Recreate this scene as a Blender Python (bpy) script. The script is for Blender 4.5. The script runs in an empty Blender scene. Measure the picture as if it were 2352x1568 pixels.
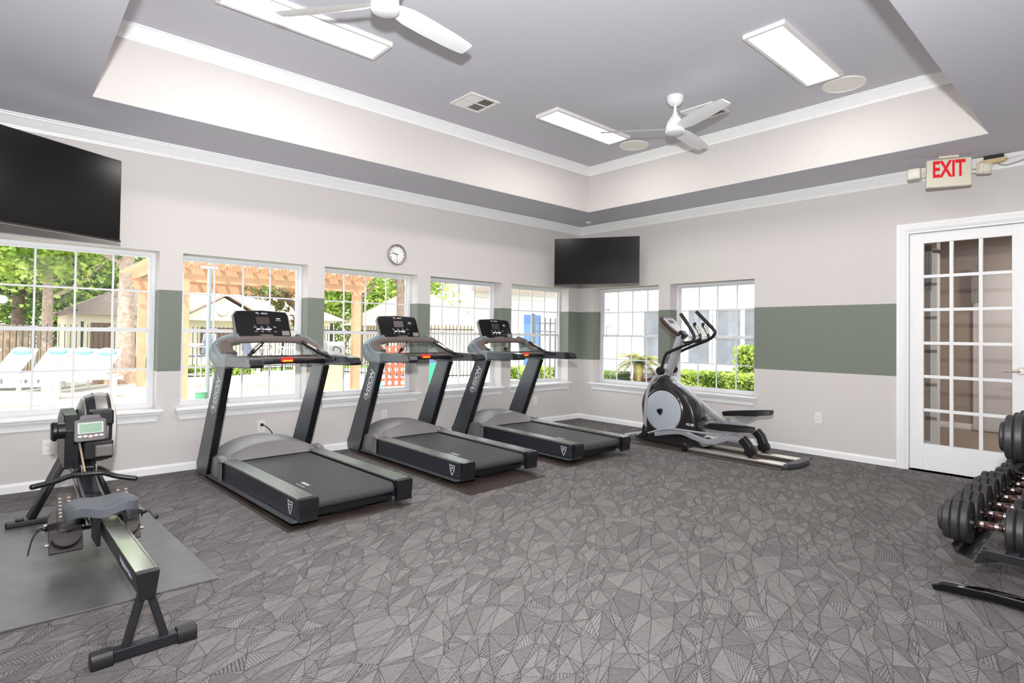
import bpy, math, random
import numpy as np
from mathutils import Vector, Matrix
random.seed(7); rng = np.random.default_rng(7)
C = bpy.context.scene.collection
sc = bpy.context.scene
R = math.radians; PI = math.pi
# ------------------------------------------------------------------ camera
CAM = Vector((-6.24215, -5.48512, 1.19491))
yaw, pit, rol = R(48.12325), R(0.98638), R(0.73263)
fw = Vector((math.cos(pit)*math.cos(yaw), math.cos(pit)*math.sin(yaw), math.sin(pit)))
rt = fw.cross(Vector((0, 0, 1))).normalized(); up = rt.cross(fw)
r2 = rt*math.cos(rol)+up*math.sin(rol); u2 = up*math.cos(rol)-rt*math.sin(rol)
cd = bpy.data.cameras.new('camera'); cam = bpy.data.objects.new('camera', cd); C.objects.link(cam)
cd.sensor_width = 36; cd.lens = 1304.65*36/2352; cd.shift_y = -(784-745.36)/2352
cd.clip_start = 0.02; cd.clip_end = 300
cam.matrix_world = Matrix(((r2.x, u2.x, -fw.x, CAM.x), (r2.y, u2.y, -fw.y, CAM.y), (r2.z, u2.z, -fw.z, CAM.z), (0, 0, 0, 1)))
sc.camera = cam
# ------------------------------------------------------------------ light and exposure
sc.view_settings.view_transform = 'Standard'; sc.view_settings.look = 'None'
sc.view_settings.exposure = 0.83; sc.view_settings.gamma = 1; sc.view_settings.use_curve_mapping = False
PANEL_W = 8.0; WORLD = 2.5; SUN = 3.1; FLASH = 490.0
w = bpy.data.worlds.new('sky'); sc.world = w; w.use_nodes = True
nt = w.node_tree; bgn = nt.nodes['Background']
sky = nt.nodes.new('ShaderNodeTexSky'); sky.sky_type = 'HOSEK_WILKIE'; sky.turbidity = 4
sky.sun_direction = Vector((-.35, -.45, .82)).normalized(); sky.ground_albedo = .5
mx = nt.nodes.new('ShaderNodeMixRGB'); mx.inputs[0].default_value = .75; mx.inputs[2].default_value = (.95, .97, 1, 1)
nt.links.new(sky.outputs[0], mx.inputs[1]); nt.links.new(mx.outputs[0], bgn.inputs[0]); bgn.inputs[1].default_value = WORLD
def light(name, kind, loc, energy, direction=(0, 0, -1), color=(1, 1, 1), **k):
    d = bpy.data.lights.new(name, kind); d.energy = energy; d.color = color
    for a, v in k.items(): setattr(d, a, v)
    o = bpy.data.objects.new(name, d); C.objects.link(o); o.location = loc
    o.rotation_euler = Vector(direction).to_track_quat('-Z', 'Y').to_euler(); return o
light('sun', 'SUN', (0, 0, 20), SUN, (.35, .45, -.82), (1, .96, .9), angle=R(1.0))
# the photographer's flash head, held a little above the camera
light('camera_flash', 'SPOT', (-6.25, -5.49, 1.62), FLASH, (.66, .72, .42), (.97, .98, 1), shadow_soft_size=.05, spot_size=R(170), spot_blend=1.0)
LAMPS = [(-4.742, -1.730), (-1.918, -3.773), (-1.948, -1.754), (-4.742, -3.773)]
for i, (x, y) in enumerate(LAMPS):
    light('ceiling_panel_glow', 'AREA', (x, y, 3.248), PANEL_W, (0, 0, -1), (1, .97, .93), shape='RECTANGLE', size=1.04, size_y=.24)
# ------------------------------------------------------------------ helpers
def lin(c):
    return tuple((v/255/12.92 if v/255 <= .04045 else ((v/255+.055)/1.055)**2.4) for v in c)+(1,)
MATS = {}
def mat(name, col, rough=.5, metal=0, var=.04, scale=30, bump=0, coat=0, emit=None, es=0, spec=.5, trans=0):
    if name in MATS: return MATS[name]
    m = bpy.data.materials.new(name); m.use_nodes = True; n = m.node_tree.nodes; l = m.node_tree.links; b = n['Principled BSDF']
    c = lin(col); b.inputs['Roughness'].default_value = rough; b.inputs['Metallic'].default_value = metal
    b.inputs['Coat Weight'].default_value = coat; b.inputs['Specular IOR Level'].default_value = spec
    b.inputs['Base Color'].default_value = c
    if trans: b.inputs['Transmission Weight'].default_value = trans
    if var:
        t = n.new('ShaderNodeTexCoord'); z = n.new('ShaderNodeTexNoise'); z.inputs['Scale'].default_value = scale; z.inputs['Detail'].default_value = 3
        r = n.new('ShaderNodeMixRGB'); r.blend_type = 'MULTIPLY'; r.inputs[0].default_value = 1; r.inputs[1].default_value = c
        mr = n.new('ShaderNodeMapRange'); mr.inputs[1].default_value = .3; mr.inputs[2].default_value = .7; mr.inputs[3].default_value = 1-var; mr.inputs[4].default_value = 1+var
        l.new(t.outputs['Object'], z.inputs['Vector']); l.new(z.outputs[0], mr.inputs[0]); l.new(mr.outputs[0], r.inputs[2]); l.new(r.outputs[0], b.inputs['Base Color'])
        if bump:
            bp = n.new('ShaderNodeBump'); bp.inputs['Strength'].default_value = bump; bp.inputs['Distance'].default_value = .01
            l.new(z.outputs[0], bp.inputs['Height']); l.new(bp.outputs[0], b.inputs['Normal'])
    if emit: b.inputs['Emission Color'].default_value = lin(emit); b.inputs['Emission Strength'].default_value = es
    MATS[name] = m; return m
class M:
    def __init__(s): s.v = []; s.f = []; s.sm = []
    def add(s, v, f, mtx=None, smooth=True):
        o = len(s.v)
        s.v += [tuple(mtx @ Vector(p)) if mtx else tuple(p) for p in v]; s.f += [tuple(i+o for i in q) for q in f]; return s
    def box(s, x0, x1, y0, y1, z0, z1, mtx=None):
        v = [(x, y, z) for z in (z0, z1) for y in (y0, y1) for x in (x0, x1)]
        return s.add(v, [(0, 2, 3, 1), (4, 5, 7, 6), (0, 1, 5, 4), (2, 6, 7, 3), (0, 4, 6, 2), (1, 3, 7, 5)], mtx)
    def prism(s, poly, ax, a0, a1, mtx=None, s0=1, s1=1):
        n = len(poly); cx = sum(p[0] for p in poly)/n; cy = sum(p[1] for p in poly)/n
        def P(p, a, k):
            u, w_ = cx+(p[0]-cx)*k, cy+(p[1]-cy)*k
            return {'x': (a, u, w_), 'y': (u, a, w_), 'z': (u, w_, a)}[ax]
        v = [P(p, a0, s0) for p in poly]+[P(p, a1, s1) for p in poly]
        return s.add(v, [tuple(range(n))[::-1], tuple(range(n, 2*n))]+[(i, (i+1) % n, n+(i+1) % n, n+i) for i in range(n)], mtx)
    def sweep(s, path, sec, upv=(0, 0, 1), closed=False, cap=True, scale=None, mtx=None):
        path = [Vector(p) for p in path]; n = len(path); k = len(sec); rings = []; u = None
        for i, p in enumerate(path):
            a = path[(i-1) % n] if closed or i > 0 else p; b = path[(i+1) % n] if closed or i < n-1 else p
            t = (b-a).normalized()
            u0 = Vector(upv) if upv is not None else (u if u is not None else (Vector((0, 0, 1)) if abs(t.z) < .9 else Vector((1, 0, 0))))
            sd = t.cross(u0)
            if sd.length < 1e-4: sd = t.cross(Vector((1, 0, .01)))
            sd.normalize(); u = sd.cross(t).normalized(); q = scale[i] if scale else 1
            rings.append([tuple(p+sd*(c[0]*q)+u*(c[1]*q)) for c in sec])
        v = [x for r in rings for x in r]; f = []
        for i in range(n if closed else n-1):
            j = (i+1) % n
            for m_ in range(k): f.append((i*k+m_, i*k+(m_+1) % k, j*k+(m_+1) % k, j*k+m_))
        if cap and not closed: f += [tuple(range(k))[::-1], tuple(range((n-1)*k, n*k))]
        return s.add(v, f, mtx)
    def tube(s, path, r, n=12, **k):
        k.setdefault('upv', None)
        return s.sweep(path, [(r*math.cos(a*2*PI/n), r*math.sin(a*2*PI/n)) for a in range(n)], **k)
    def lathe(s, prof, c=(0, 0, 0), ax='z', n=32, mtx=None):
        v = []; f = []; k = len(prof)
        for i in range(n):
            a = 2*PI*i/n
            for (r, h) in prof:
                p = {'z': (r*math.cos(a), r*math.sin(a), h), 'x': (h, r*math.cos(a), r*math.sin(a)), 'y': (r*math.sin(a), h, r*math.cos(a))}[ax]
                v.append((p[0]+c[0], p[1]+c[1], p[2]+c[2]))
        for i in range(n):
            j = (i+1) % n
            for m_ in range(k-1): f.append((i*k+m_, j*k+m_, j*k+m_+1, i*k+m_+1))
        if prof[0][0] < .003: f.append(tuple(i*k for i in range(n))[::-1])
        if prof[-1][0] < .003: f.append(tuple(i*k+k-1 for i in range(n)))
        return s.add(v, f, mtx)
    def ball(s, c, r, n=16, sq=(1, 1, 1)):
        pr = [(max(.001, math.sin(PI*i/n)), -math.cos(PI*i/n)) for i in range(n+1)]
        m_ = Matrix.Translation(c) @ Matrix.Diagonal((r*sq[0], r*sq[1], r*sq[2], 1)); return s.lathe(pr, n=n*2, mtx=m_)
    def strip(s, path, wd, mtx, closed=False, t=.001):   # flat line of width wd in a plane, drawn in 2D
        q = [Vector((p[0], p[1], 0)) for p in path]
        return s.sweep(q, [(-wd/2, 0), (wd/2, 0), (wd/2, t), (-wd/2, t)], upv=(0, 0, 1), closed=closed, mtx=mtx)
    def text(s, body, size, mtx, ext=.0008, align='CENTER', sx=1, shear=0, bold=.012):
        cu = bpy.data.curves.new('t', 'FONT'); cu.body = body; cu.size = size; cu.extrude = ext; cu.align_x = align; cu.align_y = 'CENTER'; cu.resolution_u = 3; cu.shear = shear
        cu.offset = size*bold
        o = bpy.data.objects.new('t', cu); C.objects.link(o); bpy.context.view_layer.update()
        me = bpy.data.meshes.new_from_object(o.evaluated_get(bpy.context.evaluated_depsgraph_get()))
        s.add([(v.co.x*sx, v.co.y, v.co.z) for v in me.vertices], [tuple(p.vertices) for p in me.polygons], mtx)
        bpy.data.objects.remove(o); bpy.data.curves.remove(cu); bpy.data.meshes.remove(me); return s
    def build(s, name, m, parent=None, bevel=0, seg=2, ang=38, smooth=True, loc=None, flip=True, sub=0):
        me = bpy.data.meshes.new(name); me.from_pydata(s.v, [], s.f); me.validate()
        import bmesh
        bm = bmesh.new(); bm.from_mesh(me)
        if flip: bmesh.ops.recalc_face_normals(bm, faces=bm.faces)
        bm.to_mesh(me); bm.free()
        ms = m if isinstance(m, (list, tuple)) else [m]
        for q in ms: me.materials.append(q)
        if smooth:
            me.polygons.foreach_set('use_smooth', [True]*len(me.polygons)); me.set_sharp_from_angle(angle=R(ang))
        o = bpy.data.objects.new(name, me); C.objects.link(o)
        if parent: o.parent = parent
        if loc: o.location = loc
        if bevel:
            b = o.modifiers.new('bevel', 'BEVEL'); b.width = bevel; b.segments = seg; b.limit_method = 'ANGLE'; b.angle_limit = R(40); b.harden_normals = smooth
        if sub:
            b = o.modifiers.new('sub', 'SUBSURF'); b.levels = sub; b.render_levels = sub
        return o
def cr(pts, n=6, closed=False):
    P = [Vector(p) for p in pts]; out = []; N = len(P)
    for i in range(N if closed else N-1):
        a, b, c, d = (P[(i-1) % N] if closed or i > 0 else P[i]), P[i], P[(i+1) % N], (P[(i+2) % N] if closed or i < N-2 else P[min(i+1, N-1)])
        for k in range(n):
            t = k/n; out.append(.5*((2*b)+(c-a)*t+(2*a-5*b+4*c-d)*t*t+(3*b-a-3*c+d)*t**3))
    if not closed: out.append(P[-1])
    return out
def rrect(w_, h_, r, n=4):
    o = []
    for cx, cy, a0 in ((w_/2-r, h_/2-r, 0), (-w_/2+r, h_/2-r, 90), (-w_/2+r, -h_/2+r, 180), (w_/2-r, -h_/2+r, 270)):
        for k in range(n+1): a = R(a0+90*k/n); o.append((cx+r*math.cos(a), cy+r*math.sin(a)))
    return o
def ring(m_, x0, x1, y0, y1, f_, z0, z1):   # rectangular frame of four bars that do not overlap
    for b in ((x0, x0+f_, y0, y1), (x1-f_, x1, y0, y1), (x0+f_, x1-f_, y0, y0+f_), (x0+f_, x1-f_, y1-f_, y1)): m_.box(*b, z0, z1)
    return m_
def frame(o, x, y):   # matrix from origin, right axis, up axis (normal = right x up)
    x = Vector(x).normalized(); y = Vector(y).normalized(); z = x.cross(y)
    return Matrix(((x.x, y.x, z.x, o[0]), (x.y, y.y, z.y, o[1]), (x.z, y.z, z.z, o[2]), (0, 0, 0, 1)))
def tag(o, label=None, cat=None, group=None, kind=None):
    if label: o['label'] = label
    if cat: o['category'] = cat
    if group: o['group'] = group
    if kind: o['kind'] = kind
    return o
def thing(name, label, cat, loc=(0, 0, 0), rz=0, group=None, kind=None):
    o = bpy.data.objects.new(name, None); C.objects.link(o); o.location = loc; o.rotation_euler = (0, 0, rz); o.empty_display_size = .1
    return tag(o, label, cat, group, kind)
def copy_tree(o, parent=None):
    c = o.copy(); C.objects.link(c)
    if parent: c.parent = parent
    for ch in list(o.children): copy_tree(ch, c)
    return c
def struct(name, m_, mt, parent=None, **k):
    o = m_.build(name, mt, parent, **k)
    if not parent: o['kind'] = 'structure'
    return o
# ------------------------------------------------------------------ materials
def wall_paint():
    m = bpy.data.materials.new('wall_paint'); m.use_nodes = True; n = m.node_tree.nodes; l = m.node_tree.links; b = n['Principled BSDF']; b.inputs['Roughness'].default_value = .75
    b.inputs['Specular IOR Level'].default_value = .3
    g = n.new('ShaderNodeNewGeometry'); s = n.new('ShaderNodeSeparateXYZ'); l.new(g.outputs['Position'], s.inputs[0])
    a = n.new('ShaderNodeMath'); a.operation = 'GREATER_THAN'; a.inputs[1].default_value = .849
    c = n.new('ShaderNodeMath'); c.operation = 'LESS_THAN'; c.inputs[1].default_value = 1.531
    l.new(s.outputs[2], a.inputs[0]); l.new(s.outputs[2], c.inputs[0]); p = n.new('ShaderNodeMath'); p.operation = 'MULTIPLY'; l.new(a.outputs[0], p.inputs[0]); l.new(c.outputs[0], p.inputs[1])
    x = n.new('ShaderNodeMixRGB'); l.new(p.outputs[0], x.inputs[0]); x.inputs[1].default_value = lin((213, 208, 205)); x.inputs[2].default_value = lin((125, 131, 121)); l.new(x.outputs[0], b.inputs['Base Color'])
    z = n.new('ShaderNodeTexNoise'); z.inputs['Scale'].default_value = 120; bp = n.new('ShaderNodeBump'); bp.inputs['Strength'].default_value = .06; bp.inputs['Distance'].default_value = .004
    l.new(g.outputs['Position'], z.inputs['Vector']); l.new(z.outputs[0], bp.inputs['Height']); l.new(bp.outputs[0], b.inputs['Normal']); return m
def carpet_mat():   # shards of hatched grey pile with dark outlines; shard data come from the floor mesh
    m = bpy.data.materials.new('patterned_carpet'); m.use_nodes = True; n = m.node_tree.nodes; l = m.node_tree.links; b = n['Principled BSDF']
    b.inputs['Roughness'].default_value = .95; b.inputs['Specular IOR Level'].default_value = .1
    g = n.new('ShaderNodeNewGeometry')
    def mt(op, a, c=None):
        x = n.new('ShaderNodeMath'); x.operation = op
        for i, q in enumerate((a, c)):
            if q is None: continue
            if isinstance(q, (int, float)): x.inputs[i].default_value = q
            else: l.new(q, x.inputs[i])
        return x.outputs[0]
    def attr(nm): a_ = n.new('ShaderNodeAttribute'); a_.attribute_name = nm; s_ = n.new('ShaderNodeSeparateXYZ'); l.new(a_.outputs['Vector'], s_.inputs[0]); return s_.outputs
    D = attr('shard_edge'); K = attr('shard_seed')
    sp = n.new('ShaderNodeSeparateXYZ'); l.new(g.outputs['Position'], sp.inputs[0])
    ang = mt('MULTIPLY', K[0], 6.283)
    ph = mt('ADD', mt('MULTIPLY', sp.outputs[0], mt('COSINE', ang)), mt('MULTIPLY', sp.outputs[1], mt('SINE', ang)))
    nz = n.new('ShaderNodeTexNoise'); nz.inputs['Scale'].default_value = 60; nz.inputs['Detail'].default_value = 3; l.new(g.outputs['Position'], nz.inputs['Vector'])
    wob = mt('MULTIPLY', mt('SUBTRACT', nz.outputs[0], .5), 5)
    wv = mt('SINE', mt('ADD', mt('MULTIPLY', ph, mt('ADD', 480, mt('MULTIPLY', K[1], 420))), wob))
    amp = mt('MULTIPLY', mt('MAXIMUM', mt('SUBTRACT', .95, K[1]), 0), .34)
    base = mt('ADD', mt('ADD', .84, mt('MULTIPLY', mt('SUBTRACT', K[2], .4), .36)), mt('MULTIPLY', wv, amp))
    base = mt('ADD', base, mt('MULTIPLY', mt('SUBTRACT', nz.outputs[0], .5), .5))
    d = mt('MINIMUM', mt('MINIMUM', D[0], D[1]), D[2])
    x = n.new('ShaderNodeMapRange'); l.new(d, x.inputs[0]); x.inputs[1].default_value = .0005; x.inputs[2].default_value = .0022; x.inputs[3].default_value = .40; x.inputs[4].default_value = 1
    val = mt('MULTIPLY', base, x.outputs[0])
    x = n.new('ShaderNodeMixRGB'); x.blend_type = 'MULTIPLY'; x.inputs[0].default_value = 1; x.inputs[1].default_value = lin((124, 120, 119)); l.new(val, x.inputs[2]); l.new(x.outputs[0], b.inputs['Base Color'])
    bp = n.new('ShaderNodeBump'); bp.inputs['Strength'].default_value = .3; bp.inputs['Distance'].default_value = .003; l.new(val, bp.inputs['Height']); l.new(bp.outputs[0], b.inputs['Normal']); return m
def carpet_floor(x0, x1, y0, y1):
    from mathutils.geometry import delaunay_2d_cdt
    a = R(28); ca, sa = math.cos(a), math.sin(a); sx, sy = 1.0, 2.1
    f_ = lambda x, y: Vector(((x*ca+y*sa)*sx, (-x*sa+y*ca)*sy)); g_ = lambda p: ((p[0]/sx)*ca-(p[1]/sy)*sa, (p[0]/sx)*sa+(p[1]/sy)*ca)
    cor = [(x0, y0), (x1, y0), (x1, y1), (x0, y1)]; N = int((x1-x0)*(y1-y0)*190)
    pts = [f_(*c) for c in cor]+[f_(x0+(x1-x0)*rng.random(), y0+(y1-y0)*rng.random()) for _ in range(N)]
    for c, dd in zip(cor, cor[1:]+cor[:1]):
        for k in range(1, 60): pts.append(f_(c[0]+(dd[0]-c[0])*k/60, c[1]+(dd[1]-c[1])*k/60))
    r = delaunay_2d_cdt(pts, [], [], 0, 1e-6); V = [g_(p) for p in r[0]]; T = [t for t in r[2] if len(t) == 3]
    v, f, ed, sd = [], [], [], []
    for t in T:
        q = [V[i] for i in t]; A2 = abs((q[1][0]-q[0][0])*(q[2][1]-q[0][1])-(q[2][0]-q[0][0])*(q[1][1]-q[0][1]))
        if A2 < 1e-7: continue
        o = len(v); v += [(p[0], p[1], 0) for p in q]; f.append((o, o+1, o+2)); s_ = [rng.random(), rng.random(), rng.random()]
        for i in range(3):
            b_, c_ = q[(i+1) % 3], q[(i+2) % 3]; h = A2/math.hypot(b_[0]-c_[0], b_[1]-c_[1]); e = [0, 0, 0]; e[i] = h; ed += e; sd += s_
    me = bpy.data.meshes.new('floor'); me.from_pydata(v, [], f)
    me.attributes.new('shard_edge', 'FLOAT_VECTOR', 'POINT').data.foreach_set('vector', ed); me.attributes.new('shard_seed', 'FLOAT_VECTOR', 'POINT').data.foreach_set('vector', sd)
    if me.polygons[0].normal.z < 0: me.flip_normals()
    me.materials.append(CARPET); o = bpy.data.objects.new('floor', me); C.objects.link(o); o['kind'] = 'structure'; return o
def glass_mat(name, tint=(.97, .985, .98), gl=.06):
    m = bpy.data.materials.new(name); m.use_nodes = True; n = m.node_tree.nodes; l = m.node_tree.links; n.remove(n['Principled BSDF'])
    t = n.new('ShaderNodeBsdfTransparent'); t.inputs[0].default_value = (*tint, 1); g = n.new('ShaderNodeBsdfGlossy'); g.inputs['Roughness'].default_value = .01
    fr = n.new('ShaderNodeFresnel'); fr.inputs[0].default_value = 1.45; x = n.new('ShaderNodeMixShader'); l.new(fr.outputs[0], x.inputs[0]); l.new(t.outputs[0], x.inputs[1]); l.new(g.outputs[0], x.inputs[2])
    l.new(x.outputs[0], n['Material Output'].inputs[0]); return m
def leaf_mat(name, c1, c2):
    m = bpy.data.materials.new(name); m.use_nodes = True; n = m.node_tree.nodes; l = m.node_tree.links; b = n['Principled BSDF']; b.inputs['Roughness'].default_value = .6
    g = n.new('ShaderNodeNewGeometry'); z = n.new('ShaderNodeTexNoise'); z.inputs['Scale'].default_value = 1.7; z.inputs['Detail'].default_value = 4; l.new(g.outputs['Position'], z.inputs['Vector'])
    r = n.new('ShaderNodeValToRGB'); r.color_ramp.elements[0].position = .38; r.color_ramp.elements[1].position = .62; r.color_ramp.elements[0].color = lin(c1); r.color_ramp.elements[1].color = lin(c2)
    l.new(z.outputs[0], r.inputs[0]); l.new(r.outputs[0], b.inputs['Base Color'])
    t = n.new('ShaderNodeBsdfTranslucent'); l.new(r.outputs[0], t.inputs[0]); x = n.new('ShaderNodeMixShader'); x.inputs[0].default_value = .4; l.new(b.outputs[0], x.inputs[1]); l.new(t.outputs[0], x.inputs[2]); l.new(x.outputs[0], n['Material Output'].inputs[0]); return m
def stripe_mat(name, c1, c2, period, axis=2, duty=.12, rough=.7, metal=0):
    m = bpy.data.materials.new(name); m.use_nodes = True; n = m.node_tree.nodes; l = m.node_tree.links; b = n['Principled BSDF']; b.inputs['Roughness'].default_value = rough; b.inputs['Metallic'].default_value = metal
    g = n.new('ShaderNodeNewGeometry'); s = n.new('ShaderNodeSeparateXYZ'); l.new(g.outputs['Position'], s.inputs[0])
    d = n.new('ShaderNodeMath'); d.operation = 'DIVIDE'; d.inputs[1].default_value = period; f = n.new('ShaderNodeMath'); f.operation = 'FRACT'; q = n.new('ShaderNodeMath'); q.operation = 'LESS_THAN'; q.inputs[1].default_value = duty
    l.new(s.outputs[axis], d.inputs[0]); l.new(d.outputs[0], f.inputs[0]); l.new(f.outputs[0], q.inputs[0]); x = n.new('ShaderNodeMixRGB'); l.new(q.outputs[0], x.inputs[0]); x.inputs[1].default_value = lin(c1); x.inputs[2].default_value = lin(c2); l.new(x.outputs[0], b.inputs['Base Color']); return m
WALL = wall_paint(); CARPET = carpet_mat(); GLASS = glass_mat('window_glass')
TRIM = mat('white_trim', (246, 246, 246), .35, var=.01)
VINYL = mat('white_vinyl', (225, 226, 228), .4, var=.01)
CEIL = mat('grey_ceiling_paint', (206, 205, 213), .8, var=.01, spec=.2)
TRAY = mat('tray_paint', (210, 205, 202), .75, var=.01, spec=.2)
PLASTIC_W = mat('white_plastic', (235, 233, 230), .35, var=.01)
IVORY = mat('ivory_plastic', (232, 224, 205), .4, var=.02)
BLACK = mat('black_plastic', (22, 22, 24), .38, var=.1)
GLOSSB = mat('gloss_black', (7, 7, 9), .08, var=0, coat=.3)
RUBBER = mat('black_rubber', (52, 50, 50), .55, var=.15, scale=60, bump=.15)
CHROME = mat('chrome', (210, 205, 200), .16, 1, var=0)
STEEL = mat('black_steel', (30, 31, 35), .3, var=.05, coat=.3)
WHITEPRINT = mat('white_print', (225, 228, 230), .5, var=0)
GREYPRINT = mat('grey_print', (120, 120, 124), .5, var=0)
# ------------------------------------------------------------------ room shell
XW, YS, H, HT, HO = -6.75, -5.78, 2.743, 3.286, .22
def wall_slab(name, ax, c0, c1, a0, a1, z1, holes):
    m_ = M(); us = sorted({a0, a1, *[q for h in holes for q in h[:2]]}); zs = sorted({0 if True else 0, z1, *[q for h in holes for q in h[2:]]})
    inside = lambda u, z: any(h[0] < u < h[1] and h[2] < z < h[3] for h in holes)
    def q(u0, u1, z0, z1_):  # front and back faces
        for c in (c0, c1):
            v = [(u0, c, z0), (u1, c, z0), (u1, c, z1_), (u0, c, z1_)] if ax == 'y' else [(c, u0, z0), (c, u1, z0), (c, u1, z1_), (c, u0, z1_)]
            m_.add(v, [(0, 1, 2, 3)])
    for i in range(len(us)-1):
        for j in range(len(zs)-1):
            if not inside((us[i]+us[i+1])/2, (zs[j]+zs[j+1])/2): q(us[i], us[i+1], zs[j], zs[j+1])
    def side(u0, z0, u1, z1_):
        P = (lambda u, c, z: (u, c, z)) if ax == 'y' else (lambda u, c, z: (c, u, z))
        m_.add([P(u0, c0, z0), P(u1, c0, z1_), P(u1, c1, z1_), P(u0, c1, z0)], [(0, 1, 2, 3)])
    for h in holes+[(a0, a1, 0, z1)]:
        side(h[0], h[2], h[1], h[2]); side(h[0], h[3], h[1], h[3]); side(h[0], h[2], h[0], h[3]); side(h[1], h[2], h[1], h[3])
    return struct(name, m_, WALL, flip=False, smooth=False)
WN = [(-6.362, -5.278), (-5.107, -4.02), (-3.85, -2.76), (-2.59, -1.502), (-1.338, -.247)]
WE = [(-1.327, -.251), (-2.571, -1.494)]
ZB, ZT = .535, 1.852
TH = .24
wall_slab('wall_north', 'y', 0, TH, XW, TH, 3.4, [(a, b, ZB, ZT) for a, b in WN])
wall_slab('wall_east', 'x', 0, TH, YS, 0, 3.4, [(a, b, ZB, ZT) for a, b in WE]+[(-4.87, -4.00, 0, 2.20)])
struct('wall_west', M().box(XW-.15, XW, YS-.15, TH, 0, 3.4), WALL, smooth=False)
struct('wall_south', M().box(XW, TH, YS-.15, YS, 0, 3.4), WALL, smooth=False)
carpet_floor(XW, .03, YS, 0)
TX0, TX1, TY0, TY1 = -5.83, -.776, -4.71, -.808
cm = M()
for b in ((XW, TX0, YS, 0), (TX1, 0, YS, 0), (TX0, TX1, TY1, 0), (TX0, TX1, YS, TY0)): cm.box(b[0], b[1], b[2], b[3], H, H+.004)
cm.box(XW, TH, YS, TH, HT, HT+.12)
struct('ceiling', cm, CEIL, smooth=False)
tm = M(); t = .1
for b in ((TX0-t, TX0, TY0-t, TY1+t), (TX1, TX1+t, TY0-t, TY1+t), (TX0, TX1, TY1, TY1+t), (TX0, TX1, TY0-t, TY0)): tm.box(b[0], b[1], b[2], b[3], H+.0045, HT)
struct('wall_tray', tm, TRAY, smooth=False)
def loop_trim(x0, x1, y0, y1, z, prof):   # prof: (inward distance, z offset); mitred ring around a rectangle, facing inward
    m_ = M(); v = []; k = len(prof)
    for (sx, sy, cx, cy) in ((1, 1, x0, y0), (-1, 1, x1, y0), (-1, -1, x1, y1), (1, -1, x0, y1)):
        for d, dz in prof: v.append((cx+sx*d, cy+sy*d, z+dz))
    f = [(i*k+j, i*k+(j+1) % k, ((i+1) % 4)*k+(j+1) % k, ((i+1) % 4)*k+j) for i in range(4) for j in range(k)]
    return m_.add(v, f)
CROWN = [(0, -.10), (.011, -.10), (.014, -.088), (.019, -.086), (.021, -.078), (.032, -.066), (.05, -.042), (.066, -.026), (.075, -.02), (.077, -.013), (.088, -.011), (.088, 0), (0, 0)]
struct('trim_1', loop_trim(XW, 0, YS, 0, H, CROWN), TRIM, ang=25)
struct('trim_2', loop_trim(TX0, TX1, TY0, TY1, HT, [(a, b*.92) for a, b in CROWN]), TRIM, ang=25)
BASE = [(0, .068), (.006, .068), (.011, .058), (.014, .05), (.014, 0), (0, 0)]
def base_run(name, p0, p1, nrm):
    m_ = M(); v = [(p[0]+nrm[0]*d, p[1]+nrm[1]*d, z) for p in (p0, p1) for d, z in BASE]; k = 6
    m_.add(v, [(j, (j+1) % k, k+(j+1) % k, k+j) for j in range(k)]+[tuple(range(k)), tuple(range(k, 2*k))]); struct(name, m_, TRIM, ang=20)
base_run('baseboard_north', (XW, 0), (0, 0), (0, -1)); base_run('baseboard_east', (0, 0), (0, -3.925), (-1, 0)); base_run('baseboard_east_2', (0, -4.945), (0, YS), (-1, 0))
base_run('baseboard_west', (XW, 0), (XW, YS), (1, 0)); base_run('baseboard_south', (XW, YS), (0, YS), (0, 1))
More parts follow.
